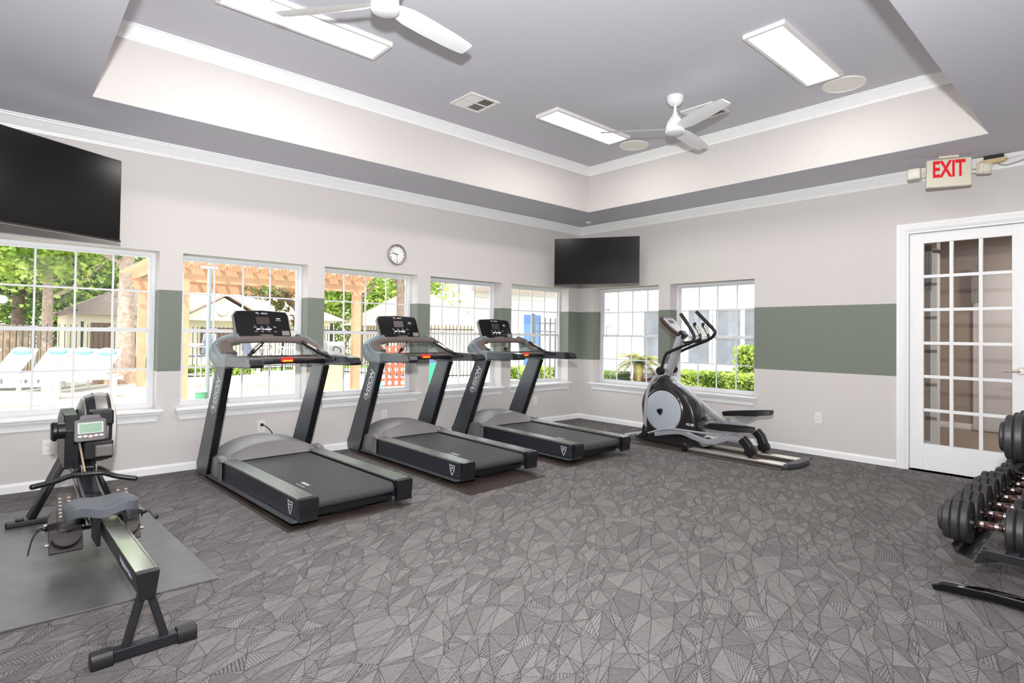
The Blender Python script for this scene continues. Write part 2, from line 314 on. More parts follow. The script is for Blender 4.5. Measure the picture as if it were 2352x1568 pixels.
# ------------------------------------------------------------------ windows
def make_window(name, ax, a, b):
    e = thing(name, None, None, kind='structure')
    T = (lambda u, d, z: (u, d, z)) if ax == 'y' else (lambda u, d, z: (d, u, z))
    def bx(m_, u0, u1, d0, d1, z0, z1):
        p, q = T(u0, d0, z0), T(u1, d1, z1); m_.box(min(p[0], q[0]), max(p[0], q[0]), min(p[1], q[1]), max(p[1], q[1]), z0, z1)
    m_ = M(); F0, F1 = .155, .205; fb = .562
    for u0, u1 in ((a, a+.03), (b-.03, b)): bx(m_, u0, u1, F0, F1, ZB, ZT)
    bx(m_, a+.03, b-.03, F0, F1, ZT-.03, ZT); bx(m_, a+.03, b-.03, F0, F1, ZB, fb)
    m_.build('window_frame', VINYL, e)
    for nm, z0, z1, d0, d1 in (('lower_sash', fb, 1.209, .162, .178), ('upper_sash', 1.177, ZT-.03, .182, .198)):
        s = M(); fr = .018
        for u0, u1 in ((a+.03, a+.03+fr), (b-.03-fr, b-.03)): bx(s, u0, u1, d0, d1, z0, z1)
        bx(s, a+.048, b-.048, d0, d1, z0, z0+(.03 if nm[0] == 'u' else .018)); bx(s, a+.048, b-.048, d0, d1, z1-(.032 if nm[0] == 'l' else .014), z1)
        so = s.build(nm, VINYL, e)
        g = M(); ua, ub = a+.048, b-.048; zc0, zc1 = z0+.015, z1-.012
        for i in (1, 2, 3): u = ua+(ub-ua)*i/4; bx(g, u-.007, u+.007, d0+.004, d1-.004, zc0, zc1)
        zc = 1.52 if nm[0] == 'u' else .866; bx(g, ua, ub, d0+.0045, d1-.0045, zc-.007, zc+.007)
        g.build('muntin_grid', VINYL, so)
        p = M(); dd = (d0+d1)/2
        v = [T(ua-.005, dd, zc0), T(ub+.005, dd, zc0), T(ub+.005, dd, zc1), T(ua-.005, dd, zc1)]; p.add(v, [(0, 1, 2, 3)])
        p.build('glass_pane', GLASS, so, smooth=False)
        if nm[0] == 'l':
            k = M()
            for i in (1, 3): u = ua+(ub-ua)*i/4; bx(k, u-.025, u+.025, d0-.006, d0+.01, z1, z1+.008)
            k.build('sash_lock', VINYL, so, bevel=.002)
    st = M(); hn = .038
    o = []
    z0, z1 = .512, ZB
    bx(st, a, b, 0, F0, z0, z1-.0001)
    prof = [(0, z1-.0001), (-.048, z1-.0001), (-.055, z1-.006), (-.055, z0+.006), (-.048, z0), (0, z0)]
    v = [T(u, d, z) for u in (a-hn, b+hn) for d, z in prof]; st.add(v, [(j, (j+1) % 6, 6+(j+1) % 6, 6+j) for j in range(6)]+[tuple(range(6)), tuple(range(6, 12))])
    st.build('window_stool', TRIM, e)
    ap = M(); prof = [(0, .511), (-.042, .511), (-.038, .498), (-.026, .486), (-.02, .47), (-.016, .455), (-.016, .44), (0, .44)]; k = len(prof); v = []
    for s_, u in ((-1, a), (1, b)):
        for d, z in prof: v.append(T(u+s_*(.0+(.030*(z-.44)/.07)), d, z))
    ap.add(v, [(j, (j+1) % k, k+(j+1) % k, k+j) for j in range(k)]+[tuple(range(k)), tuple(range(k, 2*k))]); ap.build('apron', TRIM, e, ang=25)
    return e
i = 1
for a, b in WN: make_window('window_%d' % i, 'y', a, b); i += 1
for a, b in WE: make_window('window_%d' % i, 'x', a, b); i += 1
# ------------------------------------------------------------------ french door
d = thing('door_1', None, None, kind='structure')
m_ = M(); CAS = [(0, 0), (.0, .011), (.02, .019), (.035, .019), (.05, .013), (.062, .016), (.07, .016), (.073, .0)]
ya, yb, zt = -4.00, -4.87, 2.195
for s_, y in ((1, ya), (-1, yb)):
    poly = [(0, 0)]
    v = [(-t_, y+s_*u, 0) for u, t_ in CAS]+[(-t_, y+s_*u, zt+u) for u, t_ in CAS]; k = len(CAS)
    m_.add(v, [(j, (j+1) % k, k+(j+1) % k, k+j) for j in range(k)]+[tuple(range(k)), tuple(range(k, 2*k))])
v = [(-t_, yb-u, zt+u) for u, t_ in CAS]+[(-t_, ya+u, zt+u) for u, t_ in CAS]; m_.add(v, [(j, (j+1) % k, k+(j+1) % k, k+j) for j in range(k)])
m_.build('door_casing', TRIM, d, ang=20)
m_ = M(); m_.box(.0, TH, ya-.02, ya, 0, zt); m_.box(.0, TH, yb, yb+.02, 0, zt); m_.box(.0, TH, yb+.02, ya-.02, zt-.02, zt); m_.box(.075, .10, ya-.034, ya-.02, 0, zt-.0201); m_.box(.075, .10, yb+.02, yb+.034, 0, zt-.0201); m_.box(.075, .1, yb+.034, ya-.034, zt-.034, zt-.02)
m_.build('door_jamb', TRIM, d)
m_ = M(); L0, L1 = -4.848, -4.022; X0, X1 = .033, .073; g0, g1, gz0, gz1 = -4.742, -4.128, .25, 2.078
m_.box(X0, X1, g1, L1, .012, 2.172); m_.box(X0, X1, L0, g0, .012, 2.172); m_.box(X0, X1, g0, g1, .012, gz0); m_.box(X0, X1, g0, g1, gz1, 2.172)
leaf = m_.build('door_leaf', TRIM, d, bevel=.002)
m_ = M(); mw = .014
pw = (g1-g0)/3; phh = (gz1-gz0)/6
for k in (1, 2): m_.box(X0+.004, X1-.004, g0+pw*k-mw, g0+pw*k+mw, gz0, gz1)
for k in range(1, 6): m_.box(X0+.006, X1-.006, g0, g1, gz0+phh*k-mw, gz0+phh*k+mw)
m_.build('muntin_grid', TRIM, leaf, bevel=.003)
M().add([(.053, g0, gz0), (.053, g1, gz0), (.053, g1, gz1), (.053, g0, gz1)], [(0, 1, 2, 3)]).build('glass_pane', glass_mat('door_glass', (.93, .93, .92)), leaf, smooth=False)
NICK = mat('satin_nickel', (190, 180, 168), .3, 1, var=0)
m_ = M().lathe([(.001, -.012), (.026, -.012), (.03, -.006), (.03, 0)], (X0, -4.797, .945), 'x', 24); m_.tube([(X0-.01, -4.797, .945), (X0-.045, -4.797, .945)], .009)
m_.tube(cr([(X0-.045, -4.797, .945), (X0-.05, -4.77, .944), (X0-.05, -4.69, .94)]), .0085); m_.build('door_handle', NICK, leaf)
# hall beyond the door
HALLW = mat('hall_wall_paint', (172, 158, 148), .8, var=.01); HALLF = stripe_mat('hall_vinyl_plank', (150, 135, 122), (110, 96, 86), .15, 0, .03, .35)
m_ = M(); m_.box(TH, 3.4, -3.2, -3.08, 0, 2.6); m_.box(3.4, 3.5, -7.2, -3.08, 0, 2.6); m_.box(TH, 3.4, -7.3, -7.2, 0, 2.6); m_.box(TH-.005, TH, -7.2, YS, 0, 2.6)
struct('wall_hall', m_, HALLW, smooth=False)
struct('wall_hall_2', M().box(1.4, 1.5, -3.9, -3.2, 0, 2.6), HALLW, smooth=False)
struct('floor_hall', M().box(0.02, 3.5, -7.3, -3.08, -.12, -.002), HALLF, smooth=False); struct('ceiling_hall', M().box(TH, 3.5, -7.3, -3.08, 2.6, 2.7), HALLW, smooth=False)
m_ = M(); m_.box(1.38, 1.4, -3.9, -3.22, 0, .08); m_.box(1.38, 1.52, -3.96, -3.9, 0, 2.15); m_.box(TH, 1.38, -3.215, -3.2, 0, .08); m_.box(3.385, 3.4, -7.2, -3.2, 0, .08)
m_.box(1.37, 1.53, -3.96, -3.21, 2.2, 2.59); m_.box(2.9, 3.4, -3.27, -3.2, 2.42, 2.6)
struct('trim_3', m_, TRIM)
struct('door_2', M().box(3.36, 3.40, -4.75, -3.95, 0, 2.1), mat('hall_door_paint', (215, 212, 212), .5, var=.01), bevel=.01)
light('hall_fill_light', 'AREA', (2.3, -5.2, 2.58), 26, (0, 0, -1), (1, .93, .86), shape='SQUARE', size=.5)  # unseen fill light added to brighten the hall; it has no fixture
cl = thing('closet_door', 'white flat closet door with black pull seen through the glass', 'door', (3.36, -5.6, 0)); M().box(-.03, .02, -.55, .55, 0, 2.1).build('panel', mat('hall_door_paint', (215, 212, 212)), cl, bevel=.005); M().box(-.05, -.03, -.02, -.005, .95, 1.2).build('handle', BLACK, cl)
for k, (x, y, z) in enumerate([(1.34, -3.865, 2.0), (3.28, -4.01, 1.95)]):
    o = thing('wall_hanging', ('grey woven hanging just inside the top left door panes', 'grey pleated hanging deep in the hall, seen through the middle door panes')[k], 'decoration', (x, y, z))
    for j in range(3):
        g = M(); z0 = .25-.165*(j+1)
        for q in range(4): g.prism([(-.008, z0), (.0, z0-.02), (.008, z0), (.004, z0+.15), (-.006, z0+.15)], 'y', -.055+q*.029, -.030+q*.029)
        g.build('pleated_panel', mat('grey_weave', (150, 148, 146), .8, var=.2, scale=60), o, smooth=False)
# ------------------------------------------------------------------ ceiling lamps, fans, vents, speakers
LABL = ['long white ceiling light panel at upper left, partly behind a fan blade', 'long white ceiling light panel at upper right beside a round speaker', 'long white ceiling light panel near the far corner under a fan blade tip', 'long white ceiling light panel out of view above the camera']
EM = mat('light_diffuser', (255, 252, 246), .6, var=0, emit=(255, 251, 245), es=3.0)
for k, (x, y) in enumerate(LAMPS):
    o = thing('ceiling_light', LABL[k], 'ceiling light', (x, y, 3.256), group='flat light panels on the tray ceiling')
    L, Wd, f_ = .549, .1415, .024
    m_ = M()
    ring(m_, -L, L, -Wd, Wd, f_, 0, .03); m_.build('frame', PLASTIC_W, o); M().box(-L+f_, L-f_, -Wd+f_, Wd-f_, .006, .02).build('diffuser', EM, o)
def fan(x, y, rot, label):
    o = thing('ceiling_fan', label, 'ceiling fan', (x, y, HT), rot, 'white three-blade ceiling fans')
    FW = mat('fan_white', (238, 238, 240), .35, var=.01)
    M().lathe([(.072, 0), (.072, -.02), (.066, -.045), (.045, -.07), (.022, -.08), (.001, -.08)]).build('canopy', FW, o)
    M().tube([(0, 0, -.07), (0, 0, -.17)], .012).build('downrod', FW, o)
    M().lathe([(.001, -.135), (.018, -.137), (.024, -.16), (.045, -.19), (.068, -.225), (.076, -.262), (.074, -.285), (.06, -.29), (.001, -.29)]).build('motor_housing', FW, o)
    M().lathe([(.001, -.285), (.078, -.287), (.08, -.296), (.078, -.318), (.06, -.328), (.001, -.332)]).build('bottom_cap', FW, o)
    for k in range(3):
        a = R(120*k); m_ = M(); ring = []
        st = [(.04, .028, 14), (.09, .045, 14), (.16, .062, 13), (.3, .066, 12), (.5, .062, 11), (.6, .056, 10), (.64, .048, 10)]
        for r_, hw, tw in st:
            c_, s_ = math.cos(R(-tw*1.35)), math.sin(R(-tw*1.35)); sec = []
            for u, t_ in ((-1, 0), (-.5, .006), (.5, .006), (1, 0), (.5, -.003), (-.5, -.003)): sec.append((r_, u*hw*c_-t_*s_, u*hw*s_+t_*c_-.285))
            ring.append(sec)
        v = [p for q in ring for p in q]; f = []
        for i_ in range(len(st)-1):
            for j in range(6): f.append((i_*6+j, i_*6+(j+1) % 6, (i_+1)*6+(j+1) % 6, (i_+1)*6+j))
        f += [tuple(range(6)), tuple(range((len(st)-1)*6, len(st)*6))]; m_.add(v, f, Matrix.Rotation(a, 4, 'Z')); m_.build('blade', FW, o, ang=50)
fan(-1.916, -2.755, R(8), 'white three-blade ceiling fan near the far corner of the tray ceiling')
fan(-4.712, -2.70, R(8), 'white three-blade ceiling fan at the top of the picture, cut by its edge')
def vent(x, y, label):
    o = thing('ceiling_vent', label, 'vent', (x, y, HT), 0, 'white square air vents on the tray ceiling'); s_ = .16
    m_ = M(); f_ = .025
    ring(m_, -s_, s_, -s_, s_, f_, -.012, 0); m_.box(-.005, .005, -s_+f_, s_-f_, -.011, 0); m_.box(-s_+f_, s_-f_, -.004, .004, -.0108, 0); m_.build('frame', PLASTIC_W, o)
    M().box(-s_+.01, s_-.01, -s_+.01, s_-.01, -.002, 0).build('backing', mat('vent_dark', (70, 60, 50), .8), o)
    m_ = M(); T_ = Matrix.Rotation(R(35), 4, 'X')
    for qx, qy in ((-1, -1), (1, 1), (-1, 1), (1, -1)):
        for j in range(6):
            u = (.018+j*.021)
            if qx*qy > 0: m_.box(min(qx*.01, qx*.132), max(qx*.01, qx*.132), -.006, .006, -.0008, .0008, Matrix.Translation((0, qy*u, -.006)) @ Matrix.Rotation(R(35*qy), 4, 'X'))
            else: m_.box(-.006, .006, min(qy*.01, qy*.132), max(qy*.01, qy*.132), -.0008, .0008, Matrix.Translation((qx*u, 0, -.006)) @ Matrix.Rotation(R(-35*qx), 4, 'Y'))
    m_.build('louvers', PLASTIC_W, o)
vent(-3.11, -1.45, 'white square air vent alone on the ceiling left of the middle'); vent(-1.44, -2.77, 'white square air vent half hidden behind the far ceiling fan')
for x, y, lb in ((-1.135, -1.75, 'round off-white ceiling speaker beside the light panel near the far corner'), (-1.135, -3.84, 'round off-white ceiling speaker beside the upper right light panel')):
    o = thing('ceiling_speaker', lb, 'speaker', (x, y, HT), 0, 'round flush ceiling speakers')
    M().lathe([(.140, -.001), (.142, -.009), (.150, -.012), (.158, -.009), (.16, 0)], n=48).build('rim', PLASTIC_W, o); M().lathe([(.001, -.009), (.08, -.0085), (.141, -.006), (.141, -.001), (.001, -.001)], n=40).build('grille', mat('speaker_grille', (246, 242, 234), .7, scale=400, var=.06), o)
o = thing('smoke_detector', 'small round white detector on the low ceiling by the far corner', 'smoke detector', (-.311, -.404, H)); M().lathe([(.035, 0), (.035, -.012), (.022, -.02), (.001, -.02)]).build('body', PLASTIC_W, o)
# ------------------------------------------------------------------ televisions
def tv(x0, y0, x1, y1, z0, z1, label, reach, tilt=0):
    c_ = Vector(((x0+x1)/2, (y0+y1)/2, (z0+z1)/2)); wd = math.hypot(x1-x0, y1-y0); ht = z1-z0; an = math.atan2(y1-y0, x1-x0)
    o = thing('television', label, 'television', c_, an, 'black televisions hung in the corners'); o.rotation_euler = (R(tilt), 0, an)
    M().box(-wd/2, wd/2, .002, .045, -ht/2, ht/2).build('casing', BLACK, o, bevel=.006)
    M().box(-wd/2+.008, wd/2-.008, -.003, .003, -ht/2+.012, ht/2-.008).build('screen', mat('tv_screen', (7, 6, 7), .16, var=0, spec=.35), o)
    M().box(-wd/2, wd/2, -.005, .004, -ht/2-.004, -ht/2+.010).build('lower_bezel', mat('dark_bronze', (45, 38, 36), .3), o)
    m_ = M(); m_.box(-.2, .2, .045, .06, -.15, .15); m_.box(-.03, .03, .06, reach, -.03, .03); m_.build('wall_bracket', BLACK, o)
tv(-.86, -.30, -.30, -1.24, 1.85, 2.456, 'black wide-screen television hung across the far corner', .655)
tv(-6.545, -.955, -5.605, -.402, 1.845, 2.448, 'large black television at the left edge above the first window', .74)
# ------------------------------------------------------------------ clock, outlets, exit sign
ck = thing('wall_clock', 'round silver-rimmed wall clock above the third window', 'clock', (-3.045, 0, 2.053))
M().lathe([(.09, -.002), (.108, -.002), (.113, -.012), (.113, -.03), (.106, -.036), (.099, -.034), (.096, -.02), (.09, -.018)], ax='y', n=48).build('rim', mat('brushed_silver', (165, 158, 154), .35, .6, var=0), ck)
M().lathe([(.001, -.018), (.1, -.018), (.1, -.004), (.001, -.004)], ax='y', n=48).build('dial', mat('dial_white', (240, 240, 240), .5, var=0), ck)
for hh in range(1, 13):
    a = R(90-30*hh); m_ = M(); m_.text(str(hh), .026, frame((.078*math.cos(a), -.0185, .078*math.sin(a)), (1, 0, 0), (0, 0, 1)))
    m_.build('numeral', mat('clock_grey', (85, 82, 84), .5, var=0), ck)
for nm, an, ln, wd, cc in (('hour_hand', 90-284.5, .062, .008, GLOSSB), ('minute_hand', 90-177, .085, .004, mat('hand_grey', (110, 105, 105), .5, var=0))):
    a = R(an); M().strip([(-.01*math.cos(a), -.01*math.sin(a)), (ln*math.cos(a), ln*math.sin(a))], wd, frame((0, -.021, 0), (1, 0, 0), (0, 0, 1))).build(nm, cc, ck)
def outlet(loc, ax, label):
    o = thing('wall_outlet', label, 'outlet', loc, 0 if ax == 'y' else -PI/2, 'white wall outlets')
    M().box(-.035, .035, -.005, 0, -.057, .057).build('cover_plate', PLASTIC_W, o, bevel=.003)
    for s_ in (-1, 1):
        r_ = M().lathe([(.001, -.008), (.015, -.008), (.0165, -.005), (.0165, -.003), (.001, -.003)], (0, 0, s_*.02), 'y').build('receptacle', PLASTIC_W, o)
        q = M(); q.box(-.007, -.005, -.0085, -.007, s_*.02+.0, s_*.02+.008); q.box(.005, .007, -.0085, -.007, s_*.02, s_*.02+.008); q.box(-.002, .002, -.0085, -.007, s_*.02-.010, s_*.02-.006); q.build('slots', BLACK, r_)
    return o
outlet((-5.97, 0, .308), 'y', 'white duplex wall outlet behind the rowing machine'); outlet((-4.436, 0, .312), 'y', 'white wall outlet with black cord plugged in behind nearest treadmill')
outlet((-.886, 0, .31), 'y', 'white wall outlet left of the room corner behind the last treadmill'); outlet((0, -3.245, .38), 'x', 'white wall outlet on the right wall between elliptical and door')
outlet((-3.16, 0, .31), 'y', 'white wall outlet hidden mostly behind the middle treadmill')
pc = thing('power_cord', 'black power cord plugged into the outlet behind the nearest treadmill', 'cord', (-4.436, 0, .33))
M().tube(cr([(0, -.02, 0), (.02, -.05, -.01), (.06, -.10, -.06), (.08, -.14, -.16), (.08, -.2, -.317), (.03, -.35, -.323)]), .004, 8).build('cable', BLACK, pc); M().box(-.012, .012, -.03, -.009, -.012, .012).build('plug', BLACK, pc, bevel=.003)
# exit sign (hung from the low ceiling)
ex = thing('exit_sign', 'cream exit sign with red letters and two lamp heads hung from ceiling', 'exit sign', (-.35, -4.385, H)); a = math.atan2(-.30, .14)
ex.rotation_euler = (0, 0, a+0)
M().box(-.07, .07, -.02, .02, -.022, 0).build('ceiling_mount', IVORY, ex, bevel=.006)
M().box(-.155, .155, -.02, .025, -.262, -.026).build('housing', IVORY, ex, bevel=.01)
M().text('EXIT', .190, frame((-.004, -.0205, -.120), (1, 0, 0), (0, 0, 1)), sx=.58, bold=.03).build('lettering', mat('exit_red', (215, 25, 35), .4, var=0, emit=(215, 20, 30), es=.15), ex)
for s_ in (-1, 1):
    hd = M(); hd.box(-.048, .048, -.03, .03, -.045, .045); q = hd.build('lamp_head', IVORY, ex, bevel=.012, seg=3); q.location = (s_*.24, .0, -.13); q.rotation_euler = (R(8), 0, s_*R(24))
    m2 = M(); m2.tube([(s_*.15, 0, -.115), (s_*.2, 0, -.115)], .005); m2.tube([(s_*.15, 0, -.145), (s_*.2, 0, -.145)], .005); m2.build('arm', IVORY, ex)
    ln = M().lathe([(.001, -.035), (.025, -.033), (.032, -.03)], ax='y').build('lens', mat('lens_clear', (240, 238, 225), .1, var=0), q)
sn = thing('wireless_receiver', 'tan slim receiver box with short aerial and grey cable beside exit sign', 'receiver', (-.10, -4.645, 2.70)); 
SEN = mat('tan_plastic', (214, 190, 140), .45, var=.03)
M().prism([(-.09, .0), (-.08, .012), (.08, .012), (.09, 0), (.06, -.016), (0, -.024), (-.06, -.02)], 'x', -.03, .03).build('body', SEN, sn, bevel=.004); M().box(-.02, .02, -.065, .065, .012, .043).build('bracket', BLACK, sn, bevel=.003)
M().tube([(0, -.088, .0), (0, -.17, .010)], .003).build('aerial', PLASTIC_W, sn); M().tube(cr([(-.0, -.02, -.022), (-.01, -.05, -.045), (-.01, -.09, -.055), (-.01, -.16, -.04), (0, -.30, .0)]), .0025, 8).build('cable', mat('grey_cable', (130, 130, 130)), sn)
# ------------------------------------------------------------------ rubber mats
def mat_pad(pts, label, mm=None):
    o = M().prism(pts, 'z', .0005, .011).build('rubber_mat', mm or DARKMAT, bevel=.003); return tag(o, label, 'floor mat', 'black rubber mats under the machines')
DARKMAT = mat('worn_dark_rubber', (70, 60, 56), .42, var=.3, scale=5, bump=.05); RUBBERMAT = mat('mat_rubber', (96, 95, 96), .34, var=.16, scale=9, bump=.05)
mat_pad([(-5.03, -.2), (-4.957, -2.085), (-4.095, -2.06), (-4.14, -.2)], 'dark rubber mat under the nearest treadmill')
mat_pad([(-3.63, -.2), (-3.643, -2.148), (-2.80, -2.094), (-2.79, -.2)], 'dark rubber mat under the middle treadmill')
mat_pad([(-2.37, -.15), (-2.436, -1.99), (-1.598, -1.955), (-1.53, -.15)], 'dark rubber mat under the farthest treadmill')
mat_pad([(-.97, -1.36), (-1.011, -3.287), (-.19, -3.27), (-.16, -1.36)], 'dark rubber mat under the elliptical trainer')
mat_pad([(-6.37, -2.49), (-5.442, -2.505), (-5.54, -.62), (-6.5, -.6)], 'large grey rubber mat under the rowing machine', RUBBERMAT)
# ------------------------------------------------------------------ treadmills
SLATE = mat('slate_metallic', (84, 88, 94), .36, .45, var=.02); SHELLM = mat('light_slate_shell', (128, 138, 144), .4, .25, var=.02); CHAR = mat('charcoal_panel', (50, 52, 60), .4, .3, var=.03)
TAUPE = mat('taupe_plastic', (104, 94, 90), .42, var=.03); HOODM = mat('grey_hood_plastic', (128, 124, 124), .42, .15, var=.02)
BELT = mat('running_belt', (62, 61, 63), .62, var=.06, scale=200); RAILM = mat('ribbed_foot_rail', (150, 152, 146), .25, .7, var=.05); LIP = mat('grey_rail', (110, 113, 118), .35, .6, var=.02); FOOTB = mat('satin_black', (16, 16, 19), .3, var=0, coat=.2)
def hood_mesh(y0, prof, hw, base, hh, pw=2.4, nu=24, zfloor=None):
    m_ = M(); rows = []
    for y, k, wk in prof:
        rows.append([(hw*wk*(2*i/nu-1), y, base+(hh*(1-abs(2*i/nu-1)**pw))*k+.0*(1-k)) for i in range(nu+1)])
    v = [p for r in rows for p in r]; n = nu+1; f = [(j*n+i, j*n+i+1, (j+1)*n+i+1, (j+1)*n+i) for j in range(len(rows)-1) for i in range(nu)]
    k0 = len(v); zf = zfloor if zfloor is not None else base-.03
    per = [(r[0][0], r[0][1]) for r in rows]; 
    v += [(r[0][0], r[0][1], zf) for r in rows]+[(r[-1][0], r[-1][1], zf) for r in rows]; L = len(rows)
    for j in range(L-1): f += [(j*n, (j+1)*n, k0+j+1, k0+j), (j*n+nu, k0+L+j, k0+L+j+1, (j+1)*n+nu)]
    return m_.add(v, f)
def treadmill(loc, rz, label, hits):
    t = thing('treadmill', label, 'treadmill', loc, rz, 'black and grey treadmills facing the windows')
    for s in (-1, 1):
        m_ = M(); m_.prism([(-.885, .07), (-.885, .186), (.50, .186), (.58, .16), (.60, .05), (.3, .05)], 'x', s*.30, s*.392); m_.build('side_panel', CHAR, t, bevel=.004)
        M().prism([(-.885, .068), (-.90, .060), (-.87, .052), (.74, .036), (.74, .046), (-.86, .064)], 'x', s*.385, s*.428).build('side_rail', LIP, t)
        fr = M(); fr.box(min(s*.288, s*.396), max(s*.288, s*.396), -.885, .50, .184, .196)
        for k in range(6): x = s*(.300+.0172*k); fr.box(x-.0048, x+.0048, -.885, .50, .195, .2005)
        fr.build('foot_rail', RAILM, t, bevel=.0015)
        c_ = M(); c_.prism([(-.885, .055), (-.885, .200), (-.925, .198), (-.932, .17), (-.918, .085), (-.925, .06)], 'x', s*.280, s*.396, s0=1, s1=1); c_.box(min(s*.335, s*.35), max(s*.335, s*.35), -.934, -.926, .12, .15); c_.build('end_cap', FOOTB, t, bevel=.006)
        b_ = M(); b_.tube([(s*.37, -.55, 0), (s*.37, -.55, .055)], .010); b_.lathe([(.001, 0), (.022, 0), (.022, .008), (.01, .014)], (s*.37, -.55, .011)); b_.build('leveling_foot', BLACK, t)
        # uprights
        M().prism([(.80, .012), (1.0, .012), (1.035, .03), (1.045, .10), (1.01, .14), (.585, .915), (.385, .915)], 'x', s*.362, s*.420).build('upright', SLATE, t, bevel=.004)
        M().prism([(.797, .015), (.383, .905), (.376, .905), (.79, .012)], 'x', s*.364, s*.418).build('rear_trim', FOOTB, t)
        # arms and shells
        M().prism([(-.06, .932), (-.075, .965), (-.04, 1.006), (.30, 1.008), (.395, 1.0), (.415, .92), (.30, .922)], 'x', s*.335, s*.423).build('arm_rest', SLATE, t, bevel=.010, seg=3)
        M().prism([(-.058, .930), (-.155, .938), (-.165, .955), (-.135, .995), (-.040, 1.008)], 'x', s*.333, s*.425).build('arm_cap', FOOTB, t, bevel=.012, seg=3)
        sh = cr([(s*.381, .36, .963), (s*.381, .50, .962), (s*.386, .62, .972), (s*.392, .685, 1.02), (s*.372, .68, 1.075), (s*.32, .645, 1.115), (s*.24, .62, 1.13)], 6)
        n_ = len(sh); M().sweep(sh, rrect(.075, .10, .028), upv=(0, .3, 1) if False else None, scale=[1+.18*math.sin(PI*i/n_) for i in range(n_)]).build('headset_shell', SHELLM, t, bevel=0)
        M().prism([(.36, .908), (.62, .905), (.70, .93), (.745, .99), (.735, 1.05), (.69, 1.09), (.62, 1.10), (.56, 1.06), (.50, 1.02), (.36, 1.010)], 'x', s*.345, s*.424).build('side_cover', SHELLM, t, bevel=.018, seg=3)
        # pulse grips
        g_ = M(); pth = cr([(s*.335, .10, .975), (s*.325, .20, .995), (s*.26, .27, 1.035), (s*.165, .34, 1.105)], 6); g_.tube(pth, .0125, upv=(0, 0, 1)); gp = g_.build('grip_bar', FOOTB, t)
        q = M(); p0, p1 = Vector((s*.265, .262, 1.032)), Vector((s*.175, .33, 1.098)); q.tube([p0, p1], .0165); q.ball(tuple(Vector((s*.163, .341, 1.107))), .0165, 8); q.build('hand_grip', FOOTB, gp)
        q = M(); off = Vector((0, -.009, .006)); q.tube([p0.lerp(p1, .2)+off, p0.lerp(p1, .85)+off], .0105); q.build('pulse_sensor', mat('pulse_steel', (215, 205, 185), .18, .9, var=0), gp)
    # ring
    rp = [(-.345, .47, 1.005), (-.365, .53, 1.035), (-.362, .59, 1.075), (-.33, .61, 1.105), (-.26, .62, 1.122), (0, .625, 1.128), (.26, .62, 1.122), (.33, .61, 1.105), (.362, .55, 1.06), (.365, .47, 1.02), (.345, .36, 1.0)]
    M().sweep(cr(rp, 5), rrect(.10, .058, .02), upv=(0, 0, 1), cap=True).build('headset_ring', TAUPE, t)
    m_ = M(); m_.prism([(-.335, .28), (-.335, .60), (-.2, .66), (.2, .66), (.335, .60), (.335, .28), (.2, .25), (-.2, .25)], 'z', .975, .992); m_.build('accessory_tray', TAUPE, t, bevel=.004)
    q = M()
    for x0, x1 in ((-.30, -.14), (-.09, .09), (.14, .30)): ring(q, x0, x1, .34, .505, .005, .992, .999)
    q.build('tray_divider', mat('dark_taupe', (60, 54, 52), .4), t)
    lp = cr([(-.365, .33, .945), (-.25, .27, .955), (0, .235, .962), (.25, .27, .955), (.365, .33, .945)], 6); M().sweep(lp, rrect(.03, .040, .01), upv=(0, 0, 1)).build('front_crossbar', FOOTB, t)
    k_ = M().box(-.062, .034, .205, .235, .955, .992).build('stop_key', mat('stop_red', (225, 30, 40), .35, var=0, emit=(220, 20, 25), es=.15), t, bevel=.007, seg=3)
    M().box(-.052, .024, .201, .206, .960, .974).build('stop_key_panel', mat('stop_yellow', (250, 190, 40), .4, var=0), k_, bevel=.003)
    M().tube([(-.02, .225, .96), (-.02, .228, .94)], .005).build('key_cord_clip', FOOTB, k_)
    # console
    ln = Vector((0, .095, .225)).normalized(); nrm = Vector((1, 0, 0)).cross(ln)
    F_ = frame((0, .715, 1.150), (1, 0, 0), ln)
    M().prism([(-.222, 0), (.228, 0), (.222, .20), (.205, .232), (0, .242), (-.205, .232), (-.232, .20)], 'z', -.03, 0, F_).build('console', GLOSSB, t, bevel=.004)
    M().prism([(-.235, -.01), (.235, -.01), (.232, .20), (.214, .238), (0, .25), (-.214, .238), (-.24, .20)], 'z', -.04, -.006, F_).build('console_back', HOODM, t, bevel=.006)
    M().box(-.05, .05, .66, .74, 1.11, 1.17).build('console_neck', TAUPE, t, bevel=.006)
    M().box(-.055, .055, .115, .182, .0002, .001, F_).build('display_screen', mat('tinted_display', (66, 54, 52), .3, var=0), t)
    PR = mat('console_print', (235, 228, 240), .5, var=0, emit=(240, 215, 245), es=.7)
    m_ = M(); m_.text('LIFT TO RESET', .020, F_ @ Matrix.Translation((0, .066, .001)), ext=.0003); m_.build('display_lettering', PR, t)
    m_ = M(); m_.text('VISION', .018, F_ @ Matrix.Translation((.018, .214, .001)), ext=.0003, sx=1.0); m_.strip([(-.052, .219), (-.028, .205), (-.03, .222), (-.052, .222)], .003, F_ @ Matrix.Translation((0, 0, .0005)))
    for k in range(4):
        x = -.075+.055*k; m_.lathe([(.001, 0), (.003, 0), (.003, .0006)], (0, 0, 0), 'z', 8, F_ @ Matrix.Translation((x, .098, .0004))); m_.box(x-.008, x+.016, .084, .087, .0002, .001, F_); m_.box(x-.005, x+.018, .044, .0465, .0002, .001, F_)
    m_.box(.115, .15, .165, .172, .0002, .001, F_); m_.build('console_marking', WHITEPRINT, t)
    m_ = M(); m_.box(.15, .215, .012, .055, .0002, .0009, F_); m_.box(.11, .155, .148, .156, .0002, .001, F_); m_.build('warning_label', mat('label_grey', (130, 122, 118), .5, var=.25, scale=300), t)
